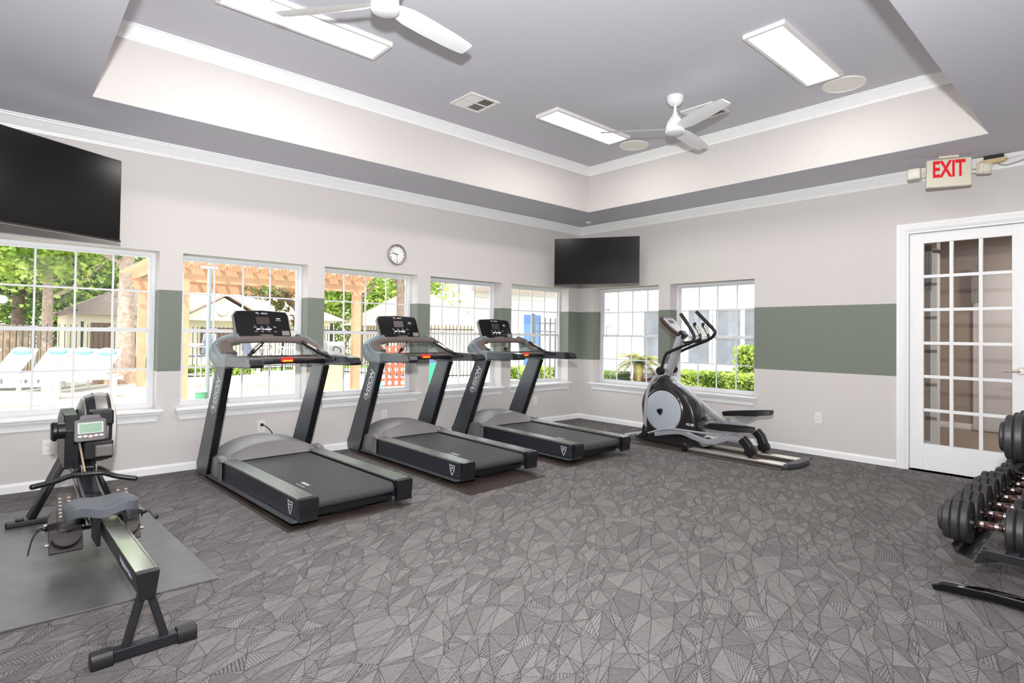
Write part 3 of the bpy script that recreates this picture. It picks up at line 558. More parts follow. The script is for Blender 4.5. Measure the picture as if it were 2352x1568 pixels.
    # deck, belt, hood
    m_ = M(); st = [(.50, .178), (-.85, .178)]+[(-.85-.036*math.sin(R(a)), .142+.036*math.cos(R(a))) for a in range(15, 181, 15)]+[(.50, .106)]; m_.prism(st, 'x', -.272, .272); m_.build('running_belt', BELT, t, ang=25)
    m_ = M(); m_.box(-.30, .30, -.82, .9, .05, .13); m_.box(-.285, -.27, -.86, .5, .13, .172); m_.box(.27, .285, -.86, .5, .13, .172); m_.box(-.12, .12, -.78, -.72, .02, .05); m_.build('deck_frame', FOOTB, t)
    hp = [(.445, .02, 1), (.505, .84, 1), (.515, .87, 1), (.62, .95, .99), (.75, 1, .97), (.88, .9, .9), (.97, .6, .8), (1.0, .25, .74), (1.01, .0, .72)]
    hood_mesh(0, hp, .405, .182, .135, 2.3, zfloor=.04).build('motor_hood', HOODM, t, ang=28)
    for s in (-1, 1): M().prism([(.425, .19), (.46, .215), (.54, .225), (.62, .20), (.62, .05), (.56, .05), (.50, .175)], 'x', s*.365, s*.416).build('hood_corner', HOODM, t, bevel=.008)
    m_ = M(); m_.box(-.36, .36, .95, 1.03, .02, .12); m_.tube([(-.36, .97, .035), (.36, .97, .035)], .03); m_.build('front_foot', BLACK, t, bevel=.008)
    # markings
    dv = Vector((0, -.415, .90)).normalized()
    for s in (-1, 1):
        rd = dv; upd = (Vector((1, 0, 0)) if s > 0 else Vector((-1, 0, 0))).cross(rd); 
        base_ = Vector((s*.4207, .600, .655)); Fm = frame(base_, rd, upd); m_ = M(); m_.text('VISION', .094, Fm @ Matrix.Translation((.055, -.006, 0)), ext=.0004, sx=.95, shear=.12)
        m_.strip([(-.115, .036), (-.08, .045), (-.085, -.03), (-.118, -.01)], .007, Fm, closed=True); m_.strip([(-.1, .02), (-.075, .01)], .008, Fm); m_.strip([(-.08, -.055), (.2, -.055)], .006, Fm)
        m_.build('brand_lettering', WHITEPRINT, t)
        Fb = frame((s*.3925, -.775, .125), (0, -s*-1*1.0 if False else (-1 if s < 0 else 1), 0), (0, 0, 1)); m_ = M()
        m_.strip([(-.034, .038), (0, .030), (.034, .034), (.022, -.01), (0, -.045), (-.022, -.01)], .006, Fb, closed=True); m_.strip([(-.016, .008), (-.004, .016), (.018, .014)], .006, Fb); m_.strip([(-.010, -.004), (.006, 0)], .005, Fb)
        m_.build('badge', WHITEPRINT, t)
    m_ = M(); m_.text('VISION', .035, frame((-.185, -.52, .1786), (0, -1, 0), (1, 0, 0)), ext=.0003, shear=.1); m_.strip([(-.225, -.47), (-.225, -.60)], .004, Matrix.Translation((0, 0, .178))); m_.build('belt_lettering', GREYPRINT if hits else WHITEPRINT, t)
    return t
treadmill((-4.55, -1.2, 0), R(2.3), 'nearest of three treadmills, beside the rowing machine, with grey hood and lit red key', 0)
treadmill((-3.181, -1.0625, 0), R(2.3-2.95), 'middle of three treadmills, with a warm reflection on its console', 0)
treadmill((-1.922, -1.1136, 0), R(2.3-4.3), 'farthest of three treadmills, next to the elliptical trainer', 0)
# ------------------------------------------------------------------ elliptical trainer
el = thing('elliptical_trainer', 'silver and black elliptical trainer in front of the right wall windows', 'elliptical trainer', (-.70, -2.4, 0))
SILV = mat('silver_paint', (172, 174, 180), .32, .35, var=.02); ELB = mat('elliptical_black', (38, 34, 37), .26, var=.02, coat=.4)
def Y(y): return y+2.4
m_ = M(); outline = [(-1.655, .30), (-1.64, .44), (-1.68, .58), (-1.75, .66), (-1.82, .70), (-1.87, .76), (-1.93, .77), (-1.975, .745), (-2.02, .70), (-2.10, .66), (-2.20, .59), (-2.285, .49), (-2.33, .39), (-2.345, .28), (-2.335, .17), (-2.30, .12), (-1.80, .10), (-1.70, .16)]
oc = cr([(Y(a), b, 0) for a, b in outline], 3, True); oc = [(p.x, p.y) for p in oc]
cx_, cz_ = Y(-1.97), .38; lay = [(-.125, .80), (-.122, .90), (-.105, .955), (-.06, .985), (0, 1), (.06, .985), (.105, .955), (.122, .9), (.125, .8)]
v = [(x, cx_+(p[0]-cx_)*k, cz_+(p[1]-cz_)*(k if p[1] < .6 else max(k, .93))) for x, k in lay for p in oc]; n_ = len(oc)
m_.add(v, [(i*n_+j, i*n_+(j+1) % n_, (i+1)*n_+(j+1) % n_, (i+1)*n_+j) for i in range(len(lay)-1) for j in range(n_)]+[tuple(range(n_)), tuple(range((len(lay)-1)*n_, len(lay)*n_))]); shroud = m_.build('flywheel_shroud', ELB, el, ang=50)
m_ = M()
for z in (.31, .325, .34): m_.box(-.11, .11, Y(-2.352), Y(-2.29), z-.003, z+.003)
m_.build('vent_ribs', BLACK, shroud)
for s in (-1, 1):
    q = M().lathe([(.001, s*.137), (.20, s*.137), (.222, s*.132), (.226, s*.12), (.226, s*.09)], (0, Y(-1.945), .378), 'x', 64).build('disc_cover', mat('disc_silver', (190, 196, 204), .3, .25, var=.01), el)
    r_ = M().lathe([(.22, s*.10), (.24, s*.112), (.25, s*.125), (.238, s*.133), (.222, s*.128)], (0, Y(-1.945), .378), 'x', 64).build('disc_ring', ELB, el)
    k_ = M().prism([(Y(-1.915)+(.048 if i % 4 == 0 else .034)*math.cos(R(30*i+20)), .372+(.048 if i % 4 == 0 else .034)*math.sin(R(30*i+20))) for i in range(12)], 'x', s*.136, s*.158, s1=.8).build('disc_hub', FOOTB, q, bevel=.005)
m_ = M(); m_.sweep([(0, Y(-1.91), .72), (0, Y(-2.00), .96), (0, Y(-2.09), 1.22)], rrect(.075, .09, .02), upv=(1, 0, 0), scale=[.8, 1, 1]); m_.build('mast', SILV, el, bevel=0)
cdir = Vector((0, .21, .20)).normalized(); Fc = frame((0, Y(-2.10), 1.225), (1, 0, 0), cdir)
m_ = M(); m_.prism([(-.05, 0), (.05, 0), (.115, .12), (.125, .25), (.09, .285), (0, .295), (-.09, .285), (-.125, .25), (-.115, .12)], 'z', -.045, -.004, Fc); m_.build('console', mat('brown_black_console', (72, 52, 48), .3, var=.02), el, bevel=.008, seg=3)
m_ = M(); m_.prism([(-.035, .02), (.035, .02), (.09, .13), (.10, .24), (.07, .262), (-.07, .262), (-.10, .24), (-.09, .13)], 'z', -.006, .001, Fc); fp = m_.build('console_face', mat('face_silver', (205, 206, 212), .3, .2, var=0), el)
M().box(-.05, .045, .17, .215, .001, .003, Fc).build('display', mat('lcd_grey', (95, 98, 100), .2, var=0), fp); M().box(-.07, .07, .242, .248, .001, .002, Fc).build('stripe', BLACK, fp)
M().prism([(-.04, -.05), (.04, -.05), (.05, .03), (-.05, .03)], 'z', -.035, .03, Fc).build('console_neck', BLACK, el, bevel=.008)
for s in (-1, 1):
    near = s < 0; x = s*.21
    if near: up_ = [(x, -1.965, .80), (x, -2.02, .985), (x, -2.10, 1.04), (x-.01, -2.31, 1.122), (x-.01, -2.36, 1.16), (x, -2.36, 1.215), (x+.01, -2.28, 1.33), (x+.02, -2.195, 1.435)]; lo = [(x, -1.965, .81), (x-.015, -1.84, .66), (x-.03, -1.80, .45), (x-.03, -1.79, .15)]
    else: up_ = [(x, -1.86, .80), (x, -1.92, .99), (x, -1.98, 1.04), (x+.01, -2.16, 1.115), (x+.01, -2.29, 1.165), (x, -2.365, 1.23), (x, -2.34, 1.29), (x-.01, -2.15, 1.475)]; lo = [(x, -1.86, .81), (x+.015, -1.90, .64), (x+.03, -2.0, .46), (x+.03, -2.05, .34)]
    U = [(a, Y(b), c) for a, b, c in up_]; m_ = M(); m_.tube(cr(U, 7), .0165, upv=(1, 0, 0)); h_ = m_.build('moving_handlebar', BLACK, el)
    M().tube([U[-2], U[-1]], .0195, 14, upv=(1, 0, 0)).build('foam_grip', BLACK, h_)
    m_ = M(); L_ = [(a, Y(b), c) for a, b, c in lo]; m_.sweep(cr(L_, 7), rrect(.036, .026, .010), upv=(1, 0, 0)); m_.build('handlebar_link', SILV, el)
    pv = U[0]; m_ = M(); m_.lathe([(.001, -.035), (.035, -.035), (.045, -.02), (.045, .02), (.03, .03), (.001, .03)], (pv[0]-s*0, pv[1], pv[2]+.02), 'x', 24); m_.build('pivot_cover', BLACK, el)
    m_ = M(); m_.tube([(pv[0], pv[1], pv[2]+.02), (s*.02, Y(-1.93), .83)], .017); m_.build('pivot_shaft', SILV, el)
    ax = s*.17
    if near: arm = [(ax-.03, -1.90, .13), (ax-.02, -2.05, .165), (ax, -2.2, .185), (ax, -2.36, .15), (ax, -2.50, .128), (ax, -2.62, .155), (ax, -2.72, .195), (ax, -2.82, .20), (ax, -2.90, .165)]; ped = (-2.49, .265, -2.97, .285, 3); rl = (-2.955, .085); j0 = (ax-.04, -1.80, .13)
    else: arm = [(ax, -1.98, .57), (ax, -2.10, .54), (ax, -2.22, .47), (ax, -2.36, .375), (ax, -2.5, .30), (ax, -2.64, .285), (ax, -2.78, .255), (ax, -2.88, .20)]; ped = (-2.50, .365, -3.0, .425, 8); rl = (-2.93, .085); j0 = (ax+.04, -2.02, .33)
    A_ = [(a, Y(b), c) for a, b, c in arm]; m_ = M(); m_.sweep(cr(A_, 6), rrect(.056, .040, .012), upv=(1, 0, 0)); m_.build('pedal_arm', SILV, el)
    # pedal
    y0, z0, y1, z1, _t = ped; c_ = Vector((ax, Y((y0+y1)/2), (z0+z1)/2)); yd = Vector((0, y1-y0, z1-z0)).normalized(); Fp = frame(c_, yd, (1, 0, 0)); Fp = frame(c_, yd, Vector((1, 0, 0)) if True else None)
    Ln = abs(y1-y0)/2; zz = -1 if (yd.cross(Vector((1, 0, 0)))).z < 0 else 1
    shp = [(-Ln, -.03), (-Ln+.02, -.06), (-Ln*.4, -.08), (Ln*.6, -.078), (Ln, -.04), (Ln, .04), (Ln*.6, .078), (-Ln*.4, .08), (-Ln+.02, .06), (-Ln, .03)]
    m_ = M(); m_.prism(shp, 'z', 0, zz*.022, Fp); pd = m_.build('foot_pedal', BLACK, el, bevel=.006)
    rim = [(a*1.0, b*1.0) for a, b in shp]; m_ = M(); m_.sweep([Vector((a, b, zz*.024)) for a, b in rim], [(-.006, -.008), (.006, -.008), (.006, .022), (-.006, .014)] if zz > 0 else [(-.006, .008), (.006, .008), (.006, -.022), (-.006, -.014)], upv=(0, 0, 1), closed=True, mtx=Fp); m_.build('pedal_rim', BLACK, pd)
    m_ = M(); m_.prism([(Y(y0)-.12, z0-.0), (Y(y1)+.10, z1-.005), (Y((y0+y1)/2)+.0, (z0+z1)/2-.06), (Y((y0+y1)/2)+.05, (z0+z1)/2-.062)], 'x', ax-.02, ax+.02); m_.build('pedal_bracket', SILV, el, bevel=.004)
    # lower link from handlebar to pedal
    if near: lk = [(ax-.035, -1.81, .125), (ax-.045, -1.95, .175), (ax-.05, -2.12, .212), (ax-.04, -2.35, .215), (ax-.03, -2.60, .215)]
    else: lk = [(ax+.03, -2.05, .34), (ax+.03, -2.20, .27), (ax+.03, -2.35, .30), (ax+.02, -2.55, .325)]
    m_ = M(); m_.tube(cr([(a, Y(b), c) for a, b, c in lk], 6), .011, upv=(1, 0, 0)); m_.build('connecting_rod', SILV, el)
    m_ = M(); jb = L_[-1]; m_.lathe([(.001, -.028), (.024, -.026), (.03, 0), (.024, .026), (.001, .028)], jb, 'x', 20); m_.prism([(jb[1]-.028, jb[2]-.06), (jb[1]+.028, jb[2]-.06), (jb[1]+.022, jb[2]+.045), (jb[1], jb[2]+.085), (jb[1]-.022, jb[2]+.045)], 'x', jb[0]-.024, jb[0]+.024); m_.build('link_joint', BLACK, el, bevel=.008)
    # roller boot
    ry, rz_ = rl; e_ = A_[-1]; m_ = M(); m_.sweep([(ax, e_[1]+.035, e_[2]+.045), (ax, e_[1]-.01, e_[2]), (ax, Y(ry), rz_+.02)], rrect(.088, .072, .022), upv=(1, 0, 0)); m_.lathe([(.001, -.046), (.042, -.044), (.052, -.03), (.052, .03), (.042, .044), (.001, .046)], (ax, Y(ry)+.005, rz_+.015), 'x', 24); m_.build('roller_boot', BLACK, el)
    M().lathe([(.001, -.018), (.03, -.018), (.03, .018), (.001, .018)], (ax, Y(ry)-.012, .073), 'x', 20).build('roller', mat('amber_roller', (110, 88, 58), .3, var=0), el)
    # rail
    m_ = M()
    for dx in (-.042, 0, .042): m_.tube([(ax+dx, Y(-2.24), .032), (ax+dx, Y(-3.30), .030)], .012)
    m_.box(ax-.05, ax+.05, Y(-3.30), Y(-2.24), .018, .030); m_.build('guide_rail', mat('rail_silver', (196, 192, 186), .22, .8, var=0), el)
m_ = M(); m_.prism([(-.26, Y(-3.29)), (.26, Y(-3.29)), (.245, Y(-3.33)), (.12, Y(-3.375)), (-.12, Y(-3.375)), (-.245, Y(-3.33))], 'z', .012, .055); m_.build('rear_base', mat('graphite_plastic', (70, 72, 78), .35, var=.03), el, bevel=.008)
m_ = M(); m_.prism([(Y(-1.55), .03), (Y(-2.35), .012), (Y(-2.42), .05), (Y(-2.3), .12), (Y(-1.7), .14)], 'x', -.10, .10); m_.box(-.19, .19, Y(-2.32), Y(-2.25), .012, .05); m_.build('base_frame', ELB, el, bevel=.006)
for s in (-1, 1): M().lathe([(.001, -.03), (.03, -.03), (.042, -.015), (.042, .015), (.03, .03), (.001, .03)], (s*.235, Y(-2.28), .054), 'x', 24).build('front_wheel_cover', BLACK, el)
m_ = M(); m_.tube([(-.27, Y(-1.50), .055), (.20, Y(-1.52), .055)], .024); m_.tube([(0, Y(-1.52), .055), (0, Y(-1.75), .07)], .024); m_.build('front_stabilizer', SILV, el)
for s in (-1, 1): M().lathe([(.001, -.035), (.026, -.033), (.03, 0), (.026, .033), (.001, .035)], (-.27 if s < 0 else .20, Y(-1.50-.02*(s > 0)), .055), 'x', 20).build('stabilizer_cap', BLACK, el)
for s in (-1, 1):   # fixed grips
    m_ = M(); pts = [(0, Y(-2.12), 1.13), (s*.035, Y(-2.22), 1.14), (s*.08, Y(-2.34), 1.16), (s*.085, Y(-2.365), 1.195), (s*.085, Y(-2.33), 1.27), (s*.085, Y(-2.29), 1.325), (s*.085, Y(-2.31), 1.335)]
    m_.tube(cr(pts, 6), .0145, upv=(0, 0, 1)); g_ = m_.build('fixed_handlebar', BLACK, el)
    M().tube([(s*.085, Y(-2.362), 1.225), (s*.085, Y(-2.315), 1.31)], .0175, 12).build('pulse_sensor', mat('pulse_steel', (0, 0, 0)), g_)
m_ = M(); Fq = frame((-.1245, Y(-2.275), .265), (0, -1, 0), (0, 0, 1)); m_.text('PE100', .036, Fq, ext=.0006); m_.build('model_lettering', WHITEPRINT, el)
# ------------------------------------------------------------------ rowing machine
rw = thing('rowing_machine', 'black air rowing machine with silver rail at the left on grey mat', 'rowing machine', (-5.823, -3.0, 0), R(1.7))
RB = mat('rower_black', (38, 38, 42), .36, .2, var=.04); ALU = mat('rail_aluminium', (188, 186, 176), .16, .85, var=.03, scale=6); BR = mat('footplate_brown', (66, 58, 56), .5, var=.04)
m_ = M(); sec = [(-.037, 0), (.037, 0), (.034, -.02), (.022, -.092), (-.022, -.092), (-.034, -.02)]
def rail(z_off, y): return .296+.006*y
v = [(x, y, rail(0, y)+z) for y in (.01, 1.0) for x, z in sec]; m_.add(v, [(j, (j+1) % 6, 6+(j+1) % 6, 6+j) for j in range(6)]+[tuple(range(6)), tuple(range(6, 12))]); m_.build('monorail', RB, rw, bevel=.002)
m_ = M(); v = [(x, y, rail(0, y)+z) for y in (.005, .99) for x, z in [(-.036, .0005), (.036, .0005), (.036, .006), (.030, .006), (.028, .002), (-.028, .002), (-.030, .006), (-.036, .006)]]; m_.add(v, [(j, (j+1) % 8, 8+(j+1) % 8, 8+j) for j in range(8)]+[tuple(range(8)), tuple(range(8, 16))]); m_.build('rail_track', ALU, rw)
m_ = M(); m_.prism([(-.039, .302), (.039, .302), (.036, .275), (.024, .198), (-.024, .198), (-.036, .275)], 'y', -.022, .012); m_.build('rail_end_cap', BLACK, rw, bevel=.004)
for s in (-1, 1):
    m_ = M(); m_.sweep([(s*.012, .015, .215), (s*.062, .0, .04)], rrect(.026, .032, .004), upv=(0, 1, 0)); m_.build('rear_leg', RB, rw, bevel=.002)
m_ = M(); m_.box(-.155, .155, -.022, .022, .006, .045); m_.build('rear_foot_bar', RB, rw, bevel=.004)
for s in (-1, 1): M().prism([(-.03, .0), (.03, .0), (.030, .035), (.018, .052), (-.018, .052), (-.03, .035)], 'x', s*.10, s*.168).build('foot_cap', BLACK, rw, bevel=.004)
m_ = M(); m_.text('AIRRAID', .066, frame((-.0305, .215, .258), (0, -1, 0), (-.14, 0, 1)), ext=.0006, sx=1.0); m_.build('frame_lettering', mat('ice_print', (190, 205, 215), .5, var=0), rw)
# seat
m_ = M(); rows = []
ys = [-.105, -.10, -.07, 0, .06, .09, .1]; nx = 20
def seatz(x, y): q = abs(x)/.13; return .405-.030*math.exp(-(q*2.0)**2)*(1.0 if y < .02 else .7)-.010*q**4
out = []
for yy, kz in zip(ys, (.0, .0, 0, 0, 0, 0, 0)):
    pass
top = []; 
for j in range(9):
    ty = -1+2*j/8; row = []
    for i_ in range(nx+1):
        x = -1+2*i_/nx; wy = .095*(1-.35*abs(x)**6)*(1+.12*math.cos(3*x)); xx = .145*x*(1-.06*abs(ty)**3); yy = ty*wy+(.018 if True else 0)*math.cos(x*PI)
        zz = seatz(xx, yy)-.008*(abs(ty)**4)-.010*abs(x)**6; row.append((xx, yy, zz))
    top.append(row)
v = [p for r in top for p in r]; n_ = nx+1; f = [(j*n_+i_, j*n_+i_+1, (j+1)*n_+i_+1, (j+1)*n_+i_) for j in range(8) for i_ in range(nx)]
k0 = len(v); v += [(p[0]*.95, p[1]*.95, p[2]-.045) for r in top for p in r]; f += [(k0+j*n_+i_, k0+(j+1)*n_+i_, k0+(j+1)*n_+i_+1, k0+j*n_+i_+1) for j in range(8) for i_ in range(nx)]
bd = [i_ for i_ in range(n_)]+[j*n_+nx for j in range(1, 9)]+[8*n_+i_ for i_ in range(nx-1, -1, -1)]+[j*n_ for j in range(7, 0, -1)]
f += [(bd[i_], k0+bd[i_], k0+bd[(i_+1) % len(bd)], bd[(i_+1) % len(bd)]) for i_ in range(len(bd))]
m_.add(v, f, Matrix.Translation((-.035, .80, .004))); m_.build('seat', mat('seat_grey', (88, 91, 97), .5, var=.02), rw, bevel=.004, ang=60)
m_ = M(); m_.prism([(-.06, .365), (.06, .365), (.045, .33), (-.045, .33)], 'y', .72, .86); m_.box(-.058, -.042, .72, .88, .20, .335); m_.box(.042, .058, .72, .88, .20, .335); m_.build('seat_carriage', BLACK, rw, bevel=.003)
# front beam, head
m_ = M(); m_.sweep([(0, .96, .25), (0, 1.35, .265), (0, 1.62, .33), (0, 2.05, .46)], rrect(.085, .10, .01), upv=(0, 0, 1)); m_.build('main_beam', mat('beam_black', (24, 26, 34), .25, var=0, coat=.4), rw, bevel=0)
m_ = M()
for s in (-1, 1): m_.sweep([(s*.053, .96, .25), (s*.053, 1.35, .265), (s*.053, 1.62, .33), (s*.053, 2.05, .46)], rrect(.006, .03, .002), upv=(0, 0, 1))
m_.build('beam_side_strip', ALU, rw)
m_ = M(); m_.prism([(1.74, .37), (1.72, .60), (1.80, .68), (2.0, .70), (2.12, .64), (2.12, .40)], 'x', -.085, -.015); m_.build('head_frame', RB, rw, bevel=.006)
m_ = M(); m_.lathe([(.001, .005), (.135, .005), (.16, .012), (.195, .03), (.21, .055), (.214, .10), (.21, .145), (.195, .168), (.16, .18), (.12, .182), (.001, .182)], (0, 1.97, .575), 'x', 48); fly = m_.build('fan_cage', mat('fan_cage_grey', (46, 48, 54), .3, .3, var=.02, coat=.2), rw, ang=40)
m_ = M(); m_.lathe([(.2155, .07), (.2165, .075), (.2165, .125), (.2155, .13)], (0, 1.97, .575), 'x', 48); m_.build('cage_band', mat('band_silver', (150, 145, 143), .35, .4, var=0), fly)
m_ = M(); m_.lathe([(.12, -.004), (.15, .003), (.185, .018), (.188, .03), (.12, .01)], (0, 1.97, .575), 'x', 48); m_.build('side_ring', mat('ring_grey', (150, 150, 150), .35, .4, var=0), fly)
m_ = M(); m_.lathe([(.1975, .168), (.2115, .148), (.2135, .149), (.1995, .170)], (0, 1.97, .575), 'x', 48); m_.build('scale_strip', mat('strip_white', (215, 210, 200), .4, var=.1, scale=80), fly)
M().box(.03, .145, 1.68, 1.78, .62, .71).build('upper_housing', BLACK, rw, bevel=.012, seg=3); M().box(.0, .145, 1.68, 1.8, .42, .53).build('chain_housing', BLACK, rw, bevel=.012, seg=3)
m_ = M(); m_.box(.05, .14, 1.64, 1.68, .44, .51); m_.build('cable_guide', mat('guide_grey', (120, 116, 114), .35, .3, var=0), rw, bevel=.01)
m_ = M(); m_.lathe([(.001, -.150), (.045, -.150), (.056, -.14), (.056, -.125), (.045, -.118), (.045, -.085), (.001, -.085)], (.0, 1.73, .60), 'x', 32); m_.build('resistance_knob', FOOTB, rw)
Fm = frame((.017, 1.57, .615), (1, .0, .02), (0, .22, 1)); m_ = M(); m_.prism(rrect(.152, .125, .014), 'z', -.03, 0, Fm); mon = m_.build('monitor', mat('monitor_grey', (76, 70, 74), .4, var=0), rw, bevel=.004)
M().prism([(-.055, .06), (.055, .06), (.045, .088), (-.045, .088)], 'z', -.028, -.006, Fm).build('monitor_hood', mat('monitor_grey', (76, 70, 74)), mon, bevel=.003)
M().box(-.060, .060, -.018, .044, .0, .002, Fm).build('screen_bezel', mat('bezel_pale', (190, 190, 178), .4, var=0), mon)
M().box(-.052, .053, -.013, .037, .002, .003, Fm).build('lcd_screen', mat('lcd_green', (122, 158, 132), .25, var=.06, scale=12), mon)
m_ = M()
for k in range(5): m_.lathe([(.001, .0), (.009, .0), (.0095, .0025), (.001, .0035)], (0, 0, 0), 'z', 16, Fm @ Matrix.Translation((-.05+.025*k, -.035+(.002 if k != 2 else 0), 0)) @ Matrix.Diagonal((1.1, .6, 1, 1)))
m_.build('button_row', mat('button_white', (235, 228, 226), .4, var=0), mon); M().strip([(-.013, -.040), (0, -.046), (.013, -.040)], .004, Fm, t=.002).build('red_mark', mat('red_mark', (215, 60, 45), .4, var=0), mon)
m_ = M(); m_.tube([(-.03, 1.60, .54), (-.022, 1.43, .405)], .0055); m_.build('pull_rod', mat('pale_brass', (215, 195, 165), .25, .7, var=0), rw)
# handle
hp_ = cr([(-.245, 1.38, .372), (-.15, 1.40, .382), (-.09, 1.43, .392), (-.02, 1.44, .392), (.06, 1.43, .388), (.12, 1.40, .366), (.205, 1.38, .343)], 6)
m_ = M(); n_ = len(hp_); m_.tube(hp_, .0145, upv=(0, 0, 1)); 
for p in (hp_[0], hp_[-1]): m_.ball(tuple(p), .0145, 8)
hd = m_.build('handle', BLACK, rw)
m_ = M(); m_.tube(cr([(-.085, 1.425, .395), (-.05, 1.47, .415), (0, 1.485, .418), (.05, 1.47, .412), (.085, 1.43, .39)], 5), .010, upv=(0, 0, 1)); m_.build('handle_yoke', BLACK, hd)
m_ = M()
for x in (-.035, .03): m_.tube(cr([(x, 1.43, .385), (x, 1.44, .435), (x, 1.50, .43)], 5), .004, 8)
m_.build('handle_hook', CHROME, rw)
# foot rests
for s in (-1, 1):
    fr_ = thing('foot_rest', None, None); fr_.parent = rw
    Ff = frame((s*.125, 1.20, .20), (1, 0, 0), Vector((0, .55, .83)))
    m_ = M(); m_.prism([(-.068, -.14), (.068, -.14), (.07, .04), (.055, .075), (-.055, .075), (-.07, .04)], 'z', -.02, 0, Ff); m_.build('foot_plate', BR, fr_, bevel=.004)
    m_ = M(); m_.prism(rrect(.062, .20, .012), 'z', .0, .008, Ff @ Matrix.Translation((0, .06, 0))); ad = m_.build('adjuster_strip', BR, fr_, bevel=.002)
    m_ = M()
    for k in range(6):
        for q_ in (-1, 1): m_.prism(rrect(.014, .007, .003), 'z', .008, .0092, Ff @ Matrix.Translation((q_*.018, .135-.019*k, 0)))
    m_.build('adjuster_holes', mat('slot_pale', (170, 160, 150), .5), ad)
    hc = [Ff @ Vector((.062*math.cos(R(195+15*k)), -.070+.058*math.sin(R(195+15*k)), .028)) for k in range(11)]
    m_ = M(); m_.sweep(hc, rrect(.006, .055, .002), upv=Ff.to_3x3() @ Vector((0, 0, 1))); m_.build('heel_cup', BLACK, fr_)
    sp_ = cr([(-.078, -.02, .0), (-.074, -.02, .045), (-.03, -.025, .075), (.03, -.025, .075), (.074, -.02, .045), (.078, -.02, 0)], 6)
    m_ = M(); m_.sweep([Ff @ p for p in sp_], rrect(.003, .030, .001), upv=Ff.to_3x3() @ Vector((0, 1, 0)) ); m_.build('strap', BLACK, fr_)
    m_ = M(); e0 = Ff @ Vector((s*.078, -.02, .02))
    tail = [e0, e0+Vector((s*.03, -.02, .01)), e0+Vector((s*.055, -.03, -.03)), e0+Vector((s*.07, -.035, -.10 if s < 0 else -.02))]; m_.sweep(cr(tail, 6), rrect(.003, .026, .001), upv=(0, 1, .2)); m_.build('strap_tail', BLACK, fr_)
    m_ = M()
    for yy in (-.09, .01): m_.lathe([(.001, 0), (.009, 0), (.009, .016), (.001, .018)], (0, 0, 0), 'z', 12, Ff @ Matrix.Translation((s*.068, yy, -.01)) @ Matrix.Rotation(s*PI/2, 4, 'Y'))
    m_.build('bolt_head', CHROME, fr_)
m_ = M(); m_.tube([(-.19, 1.19, .165), (.19, 1.19, .165)], .010); m_.tube([(-.19, 1.255, .235), (.19, 1.255, .235)], .010); m_.build('foot_rest_axle', RB, rw)
for s in (-1, 1):
    m_ = M(); v = [(s*.03, 1.80, .47), (s*.05, 2.08, .45), (s*.225, 2.075, .045), (s*.185, 2.0, .045)]; v2 = [(x+s*.006, y, z) for x, y, z in v]; m_.add(v+v2, [(0, 1, 2, 3), (4, 5, 6, 7), (0, 1, 5, 4), (1, 2, 6, 5), (2, 3, 7, 6), (3, 0, 4, 7)]); m_.sweep([(s*.05, 1.9, .42), (s*.205, 2.04, .05)], rrect(.03, .05, .006), upv=(0, 1, 0)); m_.build('front_leg', RB, rw)
m_ = M(); m_.box(-.325, .325, 2.0, 2.05, .012, .045); m_.build('front_foot_bar', BLACK, rw, bevel=.008)
for s in (-1, 1): M().box(s*.26-.02, s*.26+.02, 2.0, 2.05, .045, .06).build('foot_knob', BLACK, rw, bevel=.006)
# ------------------------------------------------------------------ dumbbell rack and dumbbells
rk = thing('dumbbell_rack', 'black two-tier steel dumbbell rack at the right edge', 'rack', (-2.86, -5.2, 0))
XL = 2.0
for i_, x in enumerate((0, XL)):
    m_ = M(); m_.sweep([(x-.03, .40, .014), (x-.028, .36, .03), (x, .20, .035), (x+.0, -.52, .035)], rrect(.06, .045, .012), upv=(0, 0, 1), scale=[.5, .85, 1, 1]); m_.build('foot', GLOSSB, rk)
    m_ = M(); m_.box(x-.03, x+.03, -.32, -.24, .05, 1.0); m_.box(x-.025, x+.025, -.24, .22, .20, .24); m_.box(x-.025, x+.025, -.28, .0, .60, .64); m_.build('upright', STEEL, rk, bevel=.004)
for z, y0, tl, nm in ((.195, .315, .10, 'tray_rail'), (.615, .10, .12, 'tray_rail')):
    for k in range(2):
        yy = y0-.27*k; zz = z+.012*k; m_ = M(); m_.prism([(yy, zz), (yy-.055, zz-.012), (yy-.055, zz-.018), (yy+.004, zz-.006), (yy+.022, zz+.03), (yy+.016, zz+.032)], 'x', 0, XL); m_.build(nm, STEEL, rk)
for z, y0 in ((.17, .25), (.59, .03)):
    m_ = M(); m_.prism([(y0, z-.01), (y0-.015, z+.035), (y0-.16, z+.085), (y0-.15, z+.045)], 'x', .0, .02); m_.build('end_bracket', STEEL, rk)
IRON = mat('dumbbell_rubber', (50, 48, 50), .42, .15, var=.06, scale=60); DGRIP = mat('grip_brown', (74, 44, 38), .35, .2, var=.05)
